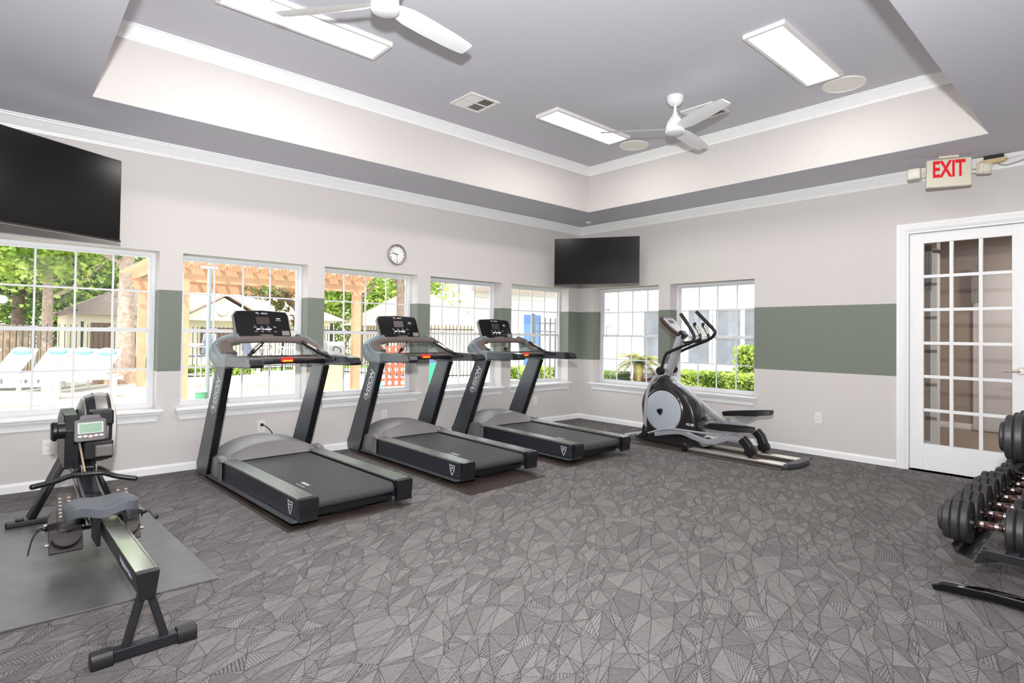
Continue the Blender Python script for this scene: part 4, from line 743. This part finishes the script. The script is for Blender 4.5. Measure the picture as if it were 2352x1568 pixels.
def dumbbell(x, y, z, rmax, nplate, label, grp):
    o = thing('dumbbell', label, 'dumbbell', (x, y, z), 0, grp); hl = .066
    h_ = M().lathe([(.001, -hl), (.020, -hl), (.022, -hl+.012), (.015, -hl+.02), (.0165, -.03), (.0185, 0), (.0165, .03), (.015, hl-.02), (.022, hl-.012), (.020, hl), (.001, hl)], ax='y', n=20).build('handle', CHROME, o)
    g_ = M(); g_.lathe([(.0172, -.020), (.0192, -.016), (.0196, 0), (.0192, .016), (.0172, .02)], ax='y', n=20)
    for s in (-1, 1): g_.lathe([(.0160, s*.034), (.0175, s*.036), (.0170, s*.044), (.0158, s*.046)], ax='y', n=20)
    g_.build('grip_band', DGRIP, h_)
    for s in (-1, 1):
        yy = s*hl
        for k in range(nplate):
            r_ = rmax*(1, 1, .93, .62)[k] if nplate == 4 else rmax*(1, .92, .62)[k]; t_ = .034 if k < nplate-1 else .02; a, b = sorted((yy, yy+s*t_)); e = .006
            M().lathe([(.001, a), (r_*.35, a), (r_*.42, a+.006), (r_*.78, a+.006), (r_*.86, a), (r_-e, a), (r_, a+e), (r_, b-e), (r_-e, b), (r_*.86, b), (r_*.78, b-.006), (r_*.42, b-.006), (r_*.35, b), (.001, b)], ax='y', n=36).build('plate', IRON, o); yy += s*(t_+.001)
    return o
dumbs = [(-2.72, .104, 4), (-2.47, .103, 4), (-2.23, .102, 4), (-2.0, .101, 4), (-1.77, .100, 4), (-1.55, .099, 3), (-1.33, .098, 3), (-1.12, .097, 3)]
ords = ['first', 'second', 'third', 'fourth', 'fifth', 'sixth', 'seventh', 'last']
for k, (x, r_, np_) in enumerate(dumbs):
    dumbbell(x, -4.985, .207+r_+.0, r_, np_, '%s dumbbell along the lower tray, counted from the near end of the rack' % ords[k], 'dumbbells on the lower tray')
for k, (x, r_, np_) in enumerate([(-2.70, .112, 4), (-2.465, .108, 4), (-2.24, .104, 4), (-2.02, .10, 4)]):
    dumbbell(x, -5.215, .620+r_+.01, r_, np_, '%s dumbbell on the upper tray, at the right edge' % ords[k], 'dumbbells on the upper tray')
# ------------------------------------------------------------------ outside: ground
G = -.15
CONC = mat('pale_concrete', (205, 196, 184), .85, var=.04, scale=3); GRASS = leaf_mat('lawn_grass', (120, 160, 60), (165, 195, 90)); MULCH = mat('mulch', (120, 92, 74), .9, var=.3, scale=25, bump=.3)
struct('ground', M().box(-40, 40, -20, 60, G-.2, G), CONC, smooth=False)
def lawn(name, pts, label, m_=GRASS, cat='lawn', z=.02):
    return tag(M().prism(pts, 'z', G, G+z).build(name, m_, smooth=False), label, cat, kind='stuff')
lawn('lawn', [(p.x, p.y) for p in cr([(-4.6, 4.2, 0), (-4.3, 6.2, 0), (-3.6, 6.45, 0), (0, 6.3, 0), (2.6, 5.6, 0), (2.6, .4, 0), (-4.2, .4, 0)], 4, True)], 'strip of bright green lawn between the windows and the pool patio')
lawn('lawn', [(-14, 14.6), (6, 14.6), (6, 16.2), (-14, 16.2)], 'green grass strip behind the black pool fence')
lawn('planting_bed', [(1.5, -6), (12, -6), (12, 6), (1.5, 2.4)], 'brown mulch bed under the shrubs outside the right wall windows', MULCH, 'planting bed', .03)
# ------------------------------------------------------------------ plants
def leaf_quads(m_, P, size, flat=.6, jit=.5, long_=1.6):
    n = len(P); a = rng.normal(size=(n, 3)); a[:, 2] *= flat; a /= np.linalg.norm(a, axis=1)[:, None]
    b = rng.normal(size=(n, 3)); b -= (a*b).sum(1)[:, None]*a; b /= np.linalg.norm(b, axis=1)[:, None]
    s = size*(1+jit*(rng.random(n)-.5))[:, None]; A = a*s*long_/2; B = b*s/2
    v = np.stack([P-A, P+B, P+A, P-B], 1).reshape(-1, 3); o = len(m_.v)
    m_.v += [tuple(x) for x in v.tolist()]; m_.f += [(o+4*i, o+4*i+1, o+4*i+2, o+4*i+3) for i in range(n)]
def crown_pts(c, r, n, clumps, spread=.16):
    d = rng.normal(size=(clumps, 3)); d /= np.linalg.norm(d, axis=1)[:, None]; cc = d*(rng.random(clumps)**.4)[:, None]
    k = rng.integers(0, clumps, n); return (cc[k]+rng.normal(size=(n, 3))*spread)*np.array(r)+np.array(c)
LV = [leaf_mat('leaf_bright', (110, 145, 45), (205, 225, 120)), leaf_mat('leaf_mid', (70, 105, 40), (165, 195, 95)), leaf_mat('leaf_dark', (50, 75, 42), (120, 150, 80))]
BARK = [mat('pale_bark', (168, 150, 136), .9, var=.25, scale=12, bump=.5), mat('grey_bark', (120, 104, 92), .9, var=.25, scale=12, bump=.5)]
def tree(x, y, tr, h, cr_, lab, lf=0, bk=0, n=9000, cz=None, size=.11, lean=0, cl=60):
    t = thing('tree', lab, 'tree', (x, y, G))
    p = [(0, 0, 0), (lean*.15, 0, h*.2), (lean*.5, .05, h*.5), (lean, 0, h)]; q = cr(p, 5); m_ = M(); m_.tube(q, tr, 14, upv=(0, 1, 0), scale=[1.35]+[1.05-.5*i/len(q) for i in range(1, len(q))])
    for k in range(5):
        a = 2*PI*k/5+.4; st = Vector((lean*.6, 0, h*(.55+.07*k))); m_.tube(cr([st, st+Vector((math.cos(a)*cr_[0]*.35, math.sin(a)*cr_[0]*.35, cr_[2]*.25)), st+Vector((math.cos(a)*cr_[0]*.7, math.sin(a)*cr_[0]*.7, cr_[2]*.7))], 3), tr*.35, 7)
    m_.build('trunk', BARK[bk], t)
    f = M(); leaf_quads(f, crown_pts((lean, 0, cz if cz else h), cr_, n, cl), size); f.build('foliage', LV[lf], t, smooth=False, flip=False)
    return t
tree(-5.9, 17.2, .20, 4.2, (2.6, 2.2, 2.2), 'tree with thick brown trunk at the far left of the first window', 2, 1, cz=4.3)
tree(-5.3, 15.4, .17, 4.0, (2.2, 2.0, 1.9), 'tree with pale straight trunk seen through the first window', 0, 0, cz=4.4)
tree(-3.86, 12.2, .24, 4.4, (1.9, 1.9, 1.5), 'big pale tree growing from a stone ring beside the pergola', 1, 0, cz=5.0, n=6000)
tree(-10.0, 25, .25, 3.8, (4.2, 3, 3.2), 'leafy tree at the far left behind the wooden fence', 0, 1, cz=3.6, n=11000, size=.17)
tree(-4.3, 27.5, .25, 3.8, (3.8, 3, 3.0), 'dense green tree behind the roof in the first window', 1, 1, cz=3.8, n=11000, size=.17)
tree(1.6, 29.5, .25, 3.8, (4.2, 3, 2.8), 'light green tree behind the gabled roof in the second window', 0, 1, cz=4.2, n=11000, size=.17)
tree(7.0, 25.0, .25, 4.2, (3.6, 3, 3.4), 'bright leafy tree behind the fence in the third window', 0, 1, cz=3.4, n=11000, size=.16)
tree(5.6, 14.2, .22, 5.2, (1.4, 1.4, 1.0), 'rough grey trunk rising past the top of the third window', 1, 1, cz=5.9, n=2600, lean=-.2)
tree(12.3, 25.0, .25, 4.2, (4.2, 3, 3.3), 'yellow-green tree seen through the fourth window', 0, 1, cz=3.9, n=11000, size=.16)
tree(4.55, 15.8, .16, 5.0, (1.3, 1.3, 1.0), 'slim brown trunk left of the rough one in the third window', 1, 1, cz=5.6, n=2400)
mg = thing('magnolia_tree', 'magnolia with big brown-green leaves hanging under the pergola beam', 'tree', (-1.95, 5.3, G))
m_ = M(); m_.tube(cr([(0, 0, 0), (.05, 0, 1.0), (-.1, 0, 1.7), (-.5, -.1, 2.15)], 5), .05); m_.tube(cr([(-.1, 0, 1.7), (-.5, -.1, 2.0), (-.95, -.1, 1.95)], 5), .02); m_.build('trunk', BARK[1], mg)
f = M(); P = np.concatenate([crown_pts((-.55, 0, 2.02), (.55, .25, .14), 170, 20), crown_pts((-.35, 0, 1.85), (.22, .2, .14), 60, 8), crown_pts((-.18, 0, 1.55), (.10, .1, .16), 30, 6)]); leaf_quads(f, P, .06, .9, .4, 2.6); f.build('foliage', leaf_mat('magnolia_leaf', (110, 72, 50), (110, 125, 66)), mg, smooth=False, flip=False)
def hedge(x0, x1, y0, y1, z1, lab, n, lf=0, size=.05, nm='hedge'):
    t = thing(nm, lab, 'hedge', ((x0+x1)/2, (y0+y1)/2, G)); wx, wy, hz = x1-x0, y1-y0, z1-G
    P = rng.random((n, 3)); ax = rng.integers(0, 4, n)
    P[ax == 0, 2] = 1-.06*rng.random((ax == 0).sum()); P[ax == 1, 0] = .05*rng.random((ax == 1).sum()); P[ax == 2, 1] = .03*rng.random((ax == 2).sum())
    P = (P-np.array([.5, .5, 0]))*np.array([wx, wy, hz])+rng.normal(size=(n, 3))*.025; f = M(); leaf_quads(f, P, size, 1, .5, 1.5); f.build('foliage', LV[lf], t, smooth=False, flip=False)
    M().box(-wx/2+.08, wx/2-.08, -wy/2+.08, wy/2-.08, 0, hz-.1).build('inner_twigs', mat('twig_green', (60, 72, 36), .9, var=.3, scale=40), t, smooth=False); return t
hedge(6.7, 7.4, -1.5, 2.75, .30, 'clipped bright green hedge outside the right wall window', 9000, 0)
hedge(6.7, 7.5, 4.6, 7.4, .12, 'low green hedge at the left of the right wall windows', 4500, 1)
hedge(7.9, 8.7, .55, 1.65, .95, 'tall pale green shrub behind the right end of the hedge', 3600, 0, .06, 'shrub')
hedge(5.3, 6.6, 6.9, 7.5, .18, 'low green planting at the foot of the white sided building', 2600, 0)
hedge(-2.6, -.4, 12.9, 13.4, .12, 'low bright green hedge beyond the patio chairs', 2600, 0)
hedge(-3.55, -2.9, 12.5, 13.2, .40, 'small red-brown shrub by the pergola post', 1200, 2, .07, 'shrub')
pl = thing('sago_palm', 'sago palm with arching fronds over a rough brown trunk', 'palm', (7.25, 4.15, G))
m_ = M(); m_.lathe([(.13, 0), (.15, .2), (.14, .4), (.16, .52), (.08, .6), (.001, .62)], n=18); m_.build('trunk', mat('palm_trunk', (120, 88, 66), .9, var=.35, scale=30, bump=.8), pl)
for k in range(34):
    a = k*2.399; el_ = .25+.9*((k*7) % 11)/11; L_ = .86; m_ = M(); pts = []
    for i in range(9):
        s_ = i/8; pts.append(Vector((math.cos(a)*L_*s_*math.cos(el_*.6), math.sin(a)*L_*s_*math.cos(el_*.6), .58+L_*(math.sin(el_)*s_-.75*s_*s_*(1.1-el_*.3)))))
    m_.tube(pts, .006, 5); 
    for i in range(1, 9):
        for h_ in (0, .33, .66):
            p = pts[i-1].lerp(pts[i], h_); t_ = (pts[i]-pts[i-1]).normalized(); sd = t_.cross(Vector((0, 0, 1))).normalized(); w_ = .17*math.sin(PI*min(1, (i+h_)/9.2))+.04
            for q in (-1, 1): e = p+sd*q*w_+t_*.05-Vector((0, 0, .02)); m_.add([p-t_*.018, p+t_*.018, e], [(0, 1, 2)])
    m_.build('frond', leaf_mat('palm_leaf', (96, 118, 52), (178, 172, 104)) if k == 0 else bpy.data.materials['palm_leaf'], pl, smooth=False, flip=False)
# ------------------------------------------------------------------ buildings
ROOFM = mat('brown_shingle', (168, 150, 142), .9, var=.1, scale=14); CREAM = mat('cream_wall', (226, 218, 200), .85, var=.02); SIDING = stripe_mat('white_lap_siding', (232, 232, 230), (170, 172, 176), .165, 2, .07); DARKG = mat('dark_window', (120, 124, 130), .12, var=.15, scale=2); BROWND = mat('brown_door', (126, 104, 92), .7, var=.1)
ob = thing('pool_house', 'low cream building with brown hipped roof and round gable vent', 'building', (0, 17, G))
M().box(-4.7, 4.0, 0, 5, 0, 1.86).build('wall', CREAM, ob, smooth=False)
m_ = M(); e = [(-5.1, -.45, 1.80), (4.4, -.45, 1.80), (4.4, 5.45, 1.80), (-5.1, 5.45, 1.80), (-1.9, 2.6, 3.5), (1.2, 2.6, 3.5)]; m_.add(e, [(0, 1, 5, 4), (1, 2, 5), (2, 3, 4, 5), (3, 0, 4), (0, 3, 2, 1)]); m_.build('roof', ROOFM, ob, smooth=False)
gb = M().prism([(-1.85, 1.7), (1.05, 1.7), (-.4, 2.52)], 'y', -.62, 2).build('gable', CREAM, ob, smooth=False); 
m_ = M(); m_.add([(-2.1, -.72, 1.66), (-.4, -.72, 2.64), (-.4, 3, 2.64), (-2.1, 3, 1.66)], [(0, 1, 2, 3)]); m_.add([(1.3, -.72, 1.66), (-.4, -.72, 2.64), (-.4, 3, 2.64), (1.3, 3, 1.66)], [(0, 1, 2, 3)]); r_ = m_.build('gable_roof', ROOFM, ob, smooth=False, flip=False); q = r_.modifiers.new('s', 'SOLIDIFY'); q.thickness = .07
M().lathe([(.001, -.68), (.17, -.68), (.2, -.65), (.2, -.6)], (-.45, 0, 2.05), 'y', 28).build('round_vent', mat('vent_taupe', (196, 184, 172), .7), gb)
for nm, x0, x1, zt_ in (('door', -4.15, -3.6, 1.55), ('window', -1.0, .1, 1.45)): M().box(x0, x1, -.04, .02, .0 if nm == 'door' else .5, zt_).build(nm, BROWND, ob, bevel=.01)
nb = thing('neighbour_house', 'brown gabled roof of a house beyond the fence in the fourth window', 'building', (10.2, 18, G)); M().box(-2.4, 2.6, 0, 5, 0, 2.0).build('wall', CREAM, nb, smooth=False)
m_ = M(); m_.add([(-3.0, -.5, 1.7), (3, -.5, 1.7), (3, 5.5, 1.7), (-3, 5.5, 1.7), (-.8, 2.5, 3.5), (.8, 2.5, 3.5)], [(0, 1, 5, 4), (1, 2, 5), (2, 3, 4, 5), (3, 0, 4)]); m_.build('roof', ROOFM, nb, smooth=False)
cb = thing('sided_building', 'white lap-sided building wing with blue door and wide eaves', 'building', (4.35, 8.1, G)); M().prism([(0, 0), (4.9, 0), (4.9, 3), (2.6, 3)], 'z', 0, 2.9).build('wall', SIDING, cb, smooth=False)
m_ = M(); m_.add([(-.55, -.6, 2.72), (4.9, -.6, 2.95), (4.9, 3, 3.2), (2.3, 3, 3.1)], [(0, 1, 2, 3)]); r_ = m_.build('roof', mat('eave_brown', (150, 135, 126), .8), cb, smooth=False, flip=False); q = r_.modifiers.new('s', 'SOLIDIFY'); q.thickness = .14
BLUE = mat('blue_door', (92, 130, 196), .5, var=.03); dr = M().box(2.08, 2.85, -.05, .01, .05, 2.0).build('door', BLUE, cb, bevel=.01); M().box(1.98, 2.95, -.03, .0, 0, 2.1).build('door_trim', TRIM, cb)
eb = thing('sided_building', 'long white lap-sided building with dark windows outside the right wall', 'building', (9, 0, G)); M().box(0, 4, -7, 8.1, 0, 4.2).build('wall', SIDING, eb, smooth=False)
for y0, y1 in ((3.95, 5.2), (2.88, 3.62), (1.95, 2.75), (.75, 2.38) if False else (1.0, 1.9), (-1.2, .4)):
    wn = M().box(-.05, .01, y0, y1, .55, 2.17).build('window', DARKG, eb); m_ = M()
    for b in ((y0-.03, y0+.03, .52, 2.2), (y1-.03, y1+.03, .52, 2.2), (y0+.031, y1-.031, .52, .58), (y0+.031, y1-.031, 2.14, 2.2), (y0+.031, y1-.031, 1.33, 1.38)): m_.box(-.08, -.052, b[0], b[1], b[2], b[3])
    m_.build('window_trim', TRIM, wn)
M().box(-1.0, -.02, -2, 5.4, .25, .42).build('porch_ledge', TRIM, eb)
M().box(-.06, .0, 5.9, 6.05, 0, 4.2).build('downspout', TRIM, eb)
lp = thing('wall_lantern', 'small lantern on the white siding above a number plate', 'lamp', (8.93, 6.63, 2.0)); m_ = M(); m_.box(-.08, .07, -.05, .05, .05, .09); m_.build('bracket', mat('lamp_grey', (110, 110, 110)), lp); M().lathe([(.001, -.13), (.06, -.12), (.08, 0), (.05, .05), (.001, .05)], (-.06, 0, 0)).build('globe', PLASTIC_W, lp)
sg = thing('number_plate', 'small grey-framed plate on the white siding under the lantern', 'sign', (8.97, 6.57, 1.36)); m_ = M(); m_.box(-.01, .02, -.12, .12, -.16, .16); m_.build('plate', PLASTIC_W, sg)
m_ = M()
for b in ((-.12, -.10, -.16, .16), (.10, .12, -.16, .16), (-.10, .10, -.16, -.14), (-.10, .10, .14, .16)): m_.box(-.02, -.01, b[0], b[1], b[2], b[3])
m_.build('frame', mat('lamp_grey', (0, 0, 0)), sg)
# ------------------------------------------------------------------ fences
IRONB = mat('black_iron', (44, 42, 44), .5, var=0)
def iron_fence(x0, y0, x1, y1, zt_, lab, gap=.12, two=False, col=None, r_=.008):
    L_ = math.hypot(x1-x0, y1-y0); t = thing('iron_fence', lab, 'fence', (x0, y0, G), math.atan2(y1-y0, x1-x0)); h_ = zt_-G; col = col or IRONB
    m_ = M(); m_.box(0, L_, -.015, .015, h_-.16, h_-.13); m_.build('rail', col, t); m_ = M(); m_.box(0, L_, -.015, .015, .1, .13); m_.build('rail', col, t)
    if two: M().box(0, L_, -.015, .015, h_-.36, h_-.33).build('rail', col, t)
    p0 = None; n = min(98, int(L_/gap))
    for k in range(n):
        if p0 is None: m_ = M(); m_.box(-r_, r_, -r_, r_, .05, h_-.02); m_.lathe([(.001, h_), (.014, h_-.02), (.001, h_-.04)], n=6); p0 = m_.build('picket', col, t, smooth=False); p = p0
        else: p = p0.copy(); C.objects.link(p)
        p.location = (k*gap+.05, 0, 0)
    for k in range(int(L_/2.4)+1):
        m_ = M(); m_.box(-.03, .03, -.03, .03, 0, h_+.05); m_.box(-.04, .04, -.04, .04, h_+.05, h_+.08); q = m_.build('post', col, t); q.location = (min(k*2.4, L_), 0, 0)
iron_fence(-9.4, 14.2, .9, 14.2, 1.32, 'black iron picket fence along the far side of the pool patio', .125)
iron_fence(.9, 14.2, 2.6, 8.6, 1.40, 'black iron picket fence running toward the house behind the red game')
iron_fence(2.6, 8.6, 4.25, 7.9, 1.46, 'short black iron fence closing against the sided building', .11)
iron_fence(3.2, 4.3, 5.4, 4.0, 1.62, 'tall grey iron gate fence in front of the blue door', .16, True, mat('grey_iron', (96, 98, 100), .5), .014)
wf = thing('wooden_fence', 'grey-brown wooden board fence behind the iron fence at left', 'fence', (-10.5, 16.3, G)); b0 = None
for k in range(36):
    if b0 is None: b0 = M().prism([(-.068, 0), (.068, 0), (.068, 1.42), (.03, 1.46), (-.03, 1.46), (-.068, 1.42)], 'y', -.01, .01).build('board', mat('weathered_board', (158, 138, 120), .85, var=.2, scale=8), wf); b = b0
    else: b = b0.copy(); C.objects.link(b)
    b.location = (k*.145, 0, 0)
# ------------------------------------------------------------------ pergola
CED = mat('cedar', (190, 148, 118), .75, var=.1, scale=5, bump=.1)
pg = thing('pergola', 'cedar pergola with square posts and slatted top over the patio', 'pergola', (-1.85, 8.8, G))
for x, y in ((-1.93, 1.64), (1.93, 1.64), (-1.75, -1.65), (1.88, -1.71)): M().box(x-.085, x+.085, y-.085, y+.085, 0, 2.3).build('post', CED, pg, bevel=.005)
def scal(L_): return [(-L_, 0), (-L_+.10, -.12), (-L_+.05, -.16), (-L_+.13, -.26), (L_-.13, -.26), (L_-.05, -.16), (L_-.10, -.12), (L_, 0)]
for y in (1.64, -1.68): M().prism([(a, b+2.56) for a, b in scal(2.2)], 'y', y-.05, y+.05).build('beam', CED, pg, bevel=.004)
b0 = None
for k in range(14):
    if b0 is None: b0 = M().prism([(-2.15, .13), (-2.2, .06), (-2.05, 0), (2.05, 0), (2.2, .06), (2.15, .13)], 'x', -.02, .02).build('rafter', CED, pg); b = b0
    else: b = b0.copy(); C.objects.link(b)
    b.location = (-2.05+k*.315, 0, 2.56)
b0 = None
for k in range(22):
    if b0 is None: b0 = M().prism([(-2.35, .05), (-2.33, .02), (-2.25, 0), (2.25, 0), (2.33, .02), (2.35, .05)], 'y', -.018, .018).build('top_slat', CED, pg); b = b0
    else: b = b0.copy(); C.objects.link(b)
    b.location = (0, -2.1+k*.2, 2.69)
# ------------------------------------------------------------------ patio things
WFR = mat('white_frame', (216, 216, 216), .4, var=0); SLING = mat('pale_sling', (176, 198, 208), .7, var=.02); PILLOW = mat('aqua_pillow', (140, 186, 200), .8, var=.03); SLB = mat('slate_sling', (112, 124, 146), .7, var=.03)
def lounger():
    t = thing('sun_lounger', 'x', 'sun lounger', (0, 0, G))
    m_ = M()
    for s in (-1, 1): m_.box(s*.33-.02, s*.33+.02, -1.95, 0, .28, .33); m_.box(s*.33-.02, s*.33+.02, -1.8, -1.75, 0, .28); m_.box(s*.33-.02, s*.33+.02, -.35, -.30, 0, .28); m_.tube([(s*.33, -.62, .32), (s*.33, .05, .90)], .02, 8); m_.tube([(s*.33, -.12, .32), (s*.33, -.05, .80)], .014, 8)
    m_.tube([(-.33, .05, .90), (.33, .05, .90)], .02, 8); m_.tube([(-.33, -1.95, .305), (.33, -1.95, .305)], .02, 8); m_.build('frame', WFR, t)
    m_ = M(); m_.prism([(-1.92, .325), (-.62, .325), (.03, .88), (.03, .90), (-.62, .345), (-1.92, .345)], 'x', -.31, .31); m_.build('sling', SLING, t)
    m_ = M(); m_.ball((0, -.09, .86), .1, 10, (2.7, .9, 1.0)); m_.build('pillow', PILLOW, t); return t
L0_ = lounger()
for k, (x, y, lb) in enumerate([(-6.5, 12.0, 'white sun lounger with pale blue pillow, leftmost in the first window'), (-5.85, 12.0, 'white sun lounger with pale blue pillow, second from the left in the row'), (-5.2, 12.0, 'white sun lounger with pale blue pillow, middle of the row of five'), (-4.75, 11.5, 'white sun lounger with pale blue pillow, second from the right in the row'), (-4.35, 10.9, 'white sun lounger with pale blue pillow nearest the tree ring')]):
    o = L0_ if k == 0 else copy_tree(L0_); o.location = (x, y, G); o.rotation_euler = (0, 0, R(-38)); o.scale = (.8, .9, .95); o['label'] = lb; o['group'] = 'sun loungers by the pool fence'
sr = thing('stone_ring', 'rough stone ring around the base of the big tree', 'planter', (-3.95, 12.0, G)); m_ = M(); m_.lathe([(.62, 0), (.60, .30), (.5, .33), (.42, .30), (.42, 0)], n=24); m_.build('ring', mat('rough_stone', (176, 150, 128), .9, var=.3, scale=14, bump=.7), sr)
def bar_chair():
    t = thing('patio_chair', 'x', 'chair', (0, 0, G)); m_ = M()
    for sx in (-1, 1):
        for sy in (-1, 1): m_.tube([(sx*.26, sy*.25, 0), (sx*.22, sy*.2, .72)], .016, 8)
        m_.tube(cr([(sx*.22, -.2, .72), (sx*.24, -.22, .95), (sx*.24, .2, .97), (sx*.22, .28, 1.25)], 4), .016, 8); m_.tube([(sx*.245, -.22, .3), (sx*.245, .22, .3)], .012, 8)
    m_.tube([(-.245, -.23, .3), (.245, -.23, .3)], .012, 8); m_.tube([(-.22, .28, 1.25), (.22, .28, 1.25)], .016, 8); m_.build('frame', WFR, t)
    M().box(-.22, .22, -.22, .22, .72, .745).build('seat', SLB, t, bevel=.01); M().prism([(.2, .78), (.22, .78), (.30, 1.24), (.28, 1.24)], 'x', -.215, .215).build('backrest', SLB, t); return t
c0_ = bar_chair()
for k, (x, y, rz, lb) in enumerate([(-3.62, 9.0, 80, 'white framed bar chair with slate sling just left of the grey pole'), (-2.75, 9.6, -70, 'white framed bar chair with slate sling right of the grey pole'), (-1.75, 8.6, 100, 'white framed bar chair seen under the nearest treadmill console'), (-1.05, 8.3, -95, 'white framed bar chair at the right of the second window')]):
    o = c0_ if k == 0 else copy_tree(c0_); o.location = (x, y, G); o.rotation_euler = (0, 0, R(rz)); o['label'] = lb; o['group'] = 'bar chairs on the patio'
for k, (x, y, lb) in enumerate([(-3.1, 9.3, 'white round bar table between chairs behind the grey pole'), (-1.45, 9.4, 'white round bar table under the pergola, right of the first one')]):
    t = thing('bar_table', lb, 'table', (x, y, G), 0, 'bar tables on the patio'); M().lathe([(.001, 1.0), (.38, 1.0), (.39, 1.02), (.38, 1.04), (.001, 1.04)], n=32).build('table_top', WFR, t); M().tube([(0, 0, .02), (0, 0, 1.0)], .035).build('pedestal', WFR, t); M().lathe([(.001, .0), (.26, .0), (.26, .02), (.05, .04), (.001, .04)], n=28).build('base', WFR, t)
for k, (x, y, L_, lb) in enumerate([(-6.3, 7.3, .8, 'white slatted patio bench, front one, outside the first window'), (-5.0, 8.4, .6, 'white slatted patio bench behind and right of the front one')]):
    t = thing('patio_bench', lb, 'bench', (x, y, G), R(-8), 'white patio benches'); 
    for j in range(4): M().box(-L_, L_, -.25+j*.13, -.14+j*.13, .36, .39).build('slat', WFR, t)
    for sx in (-1, 1): M().box(sx*(L_-.15)-.05, sx*(L_-.15)+.05, -.22, .22, 0, .36).build('leg', WFR, t)
gp = thing('umbrella_pole', 'grey metal umbrella pole standing in the second window', 'pole', (-3.386, 6.175, G)); M().tube([(0, 0, 0), (0, 0, 2.52)], .04).build('pole', mat('pole_grey', (140, 146, 152), .4, .3, var=.02), gp); M().box(-.14, .14, -.03, .03, 2.50, 2.54).build('cross_piece', TRIM, gp); M().lathe([(.001, 0), (.2, 0), (.2, .03), (.05, .07), (.001, .07)]).build('base', mat('pole_grey', (0, 0, 0)), gp)
bk = thing('bucket', 'small green bucket with lid on the grass beside the pole', 'bucket', (-3.50, 6.15, G+.02)); M().lathe([(.001, 0), (.085, 0), (.095, .19), (.001, .19)], n=24).build('body', mat('bucket_green', (96, 158, 128), .5), bk); M().lathe([(.001, .19), (.105, .19), (.105, .21), (.001, .215)], n=24).build('lid', mat('lid_pale', (196, 220, 208), .5), bk)
sc_ = thing('stone_counter', 'tan stone block counter under the pergola beam', 'counter', (-.62, 7.35, G)); M().box(-.62, .35, -.3, .3, 0, .76).build('base', mat('stone_block', (204, 178, 146), .85, var=.18, scale=7, bump=.4), sc_, bevel=.01); M().box(-.66, .39, -.34, .34, .76, .81).build('top', CONC, sc_, bevel=.005)
gr = thing('grill', 'pale grey domed grill on the stone counter', 'grill', (-.42, 7.35, G+.81)); M().prism([(-.24, 0), (.24, 0), (.24, .14), (.18, .28), (-.14, .32), (-.24, .24)], 'x', -.22, .22).build('hood', mat('grill_grey', (150, 150, 150), .35, .2, var=0), gr, bevel=.03, seg=3); M().tube(cr([(-.12, -.29, .10), (-.1, -.33, .2), (.04, -.33, .14), (.06, -.29, .06)], 4), .012, 8).build('handle', BLACK, gr)
cf = thing('giant_grid_game', 'giant red four-in-a-row game standing on the grass', 'game', (.62, 6.05, G+.02), R(-12)); RED = mat('game_red', (232, 92, 74), .5, var=.02); m_ = M(); W_, Hh = .46, .92
nx_, nz_ = 6, 6; cw = 2*W_/nx_; ch = Hh/nz_
for i in range(nx_):
    for j in range(nz_):
        cx__, cz__ = -W_+cw*(i+.5), .1+ch*(j+.5); n_ = 16; ri = .055
        for k in range(n_):
            a0, a1 = 2*PI*k/n_, 2*PI*(k+1)/n_
            def edge_(a): c_, s_ = math.cos(a), math.sin(a); q = min((cw/2)/max(abs(c_), 1e-6), (ch/2)/max(abs(s_), 1e-6)); return (cx__+c_*q, cz__+s_*q)
            A, B = edge_(a0), edge_(a1); I0, I1 = (cx__+ri*math.cos(a0), cz__+ri*math.sin(a0)), (cx__+ri*math.cos(a1), cz__+ri*math.sin(a1))
            for yy in (-.03, .03): m_.add([(A[0], yy, A[1]), (B[0], yy, B[1]), (I1[0], yy, I1[1]), (I0[0], yy, I0[1])], [(0, 1, 2, 3)])
            m_.add([(I0[0], -.03, I0[1]), (I1[0], -.03, I1[1]), (I1[0], .03, I1[1]), (I0[0], .03, I0[1])], [(0, 1, 2, 3)])
m_.box(-W_-.03, -W_, -.04, .04, .0, Hh+.12); m_.box(W_, W_+.03, -.04, .04, .0, Hh+.12); m_.build('grid', RED, cf, flip=False, smooth=False)
for s in (-1, 1): M().prism([(-.22, 0), (.22, 0), (.05, .22), (-.05, .22)], 'x', s*(W_+.015)-.03, s*(W_+.015)+.03).build('foot', mat('game_green', (70, 180, 140), .5), cf)
for k, (z0, z1, w_, c_, lb, nm) in enumerate([(0, .62, .22, (60, 188, 140), 'stacked green plastic crate tower beside the red game', 'crate'), (.62, .98, .14, (92, 104, 200), 'blue plastic box standing on the green crates', 'box')]):
    t = thing('game_'+nm, lb, nm, (1.42, 5.95, G+.02+z0)); m_ = M(); hh_ = z1-z0; nn = max(2, int(hh_/.1))
    for j in range(nn): m_.box(-w_*(1-.05*(j % 2)), w_*(1-.05*(j % 2)), -w_, w_, hh_*j/nn, hh_*(j+1)/nn)
    m_.build('body', mat('game_'+str(k), c_, .5), t)
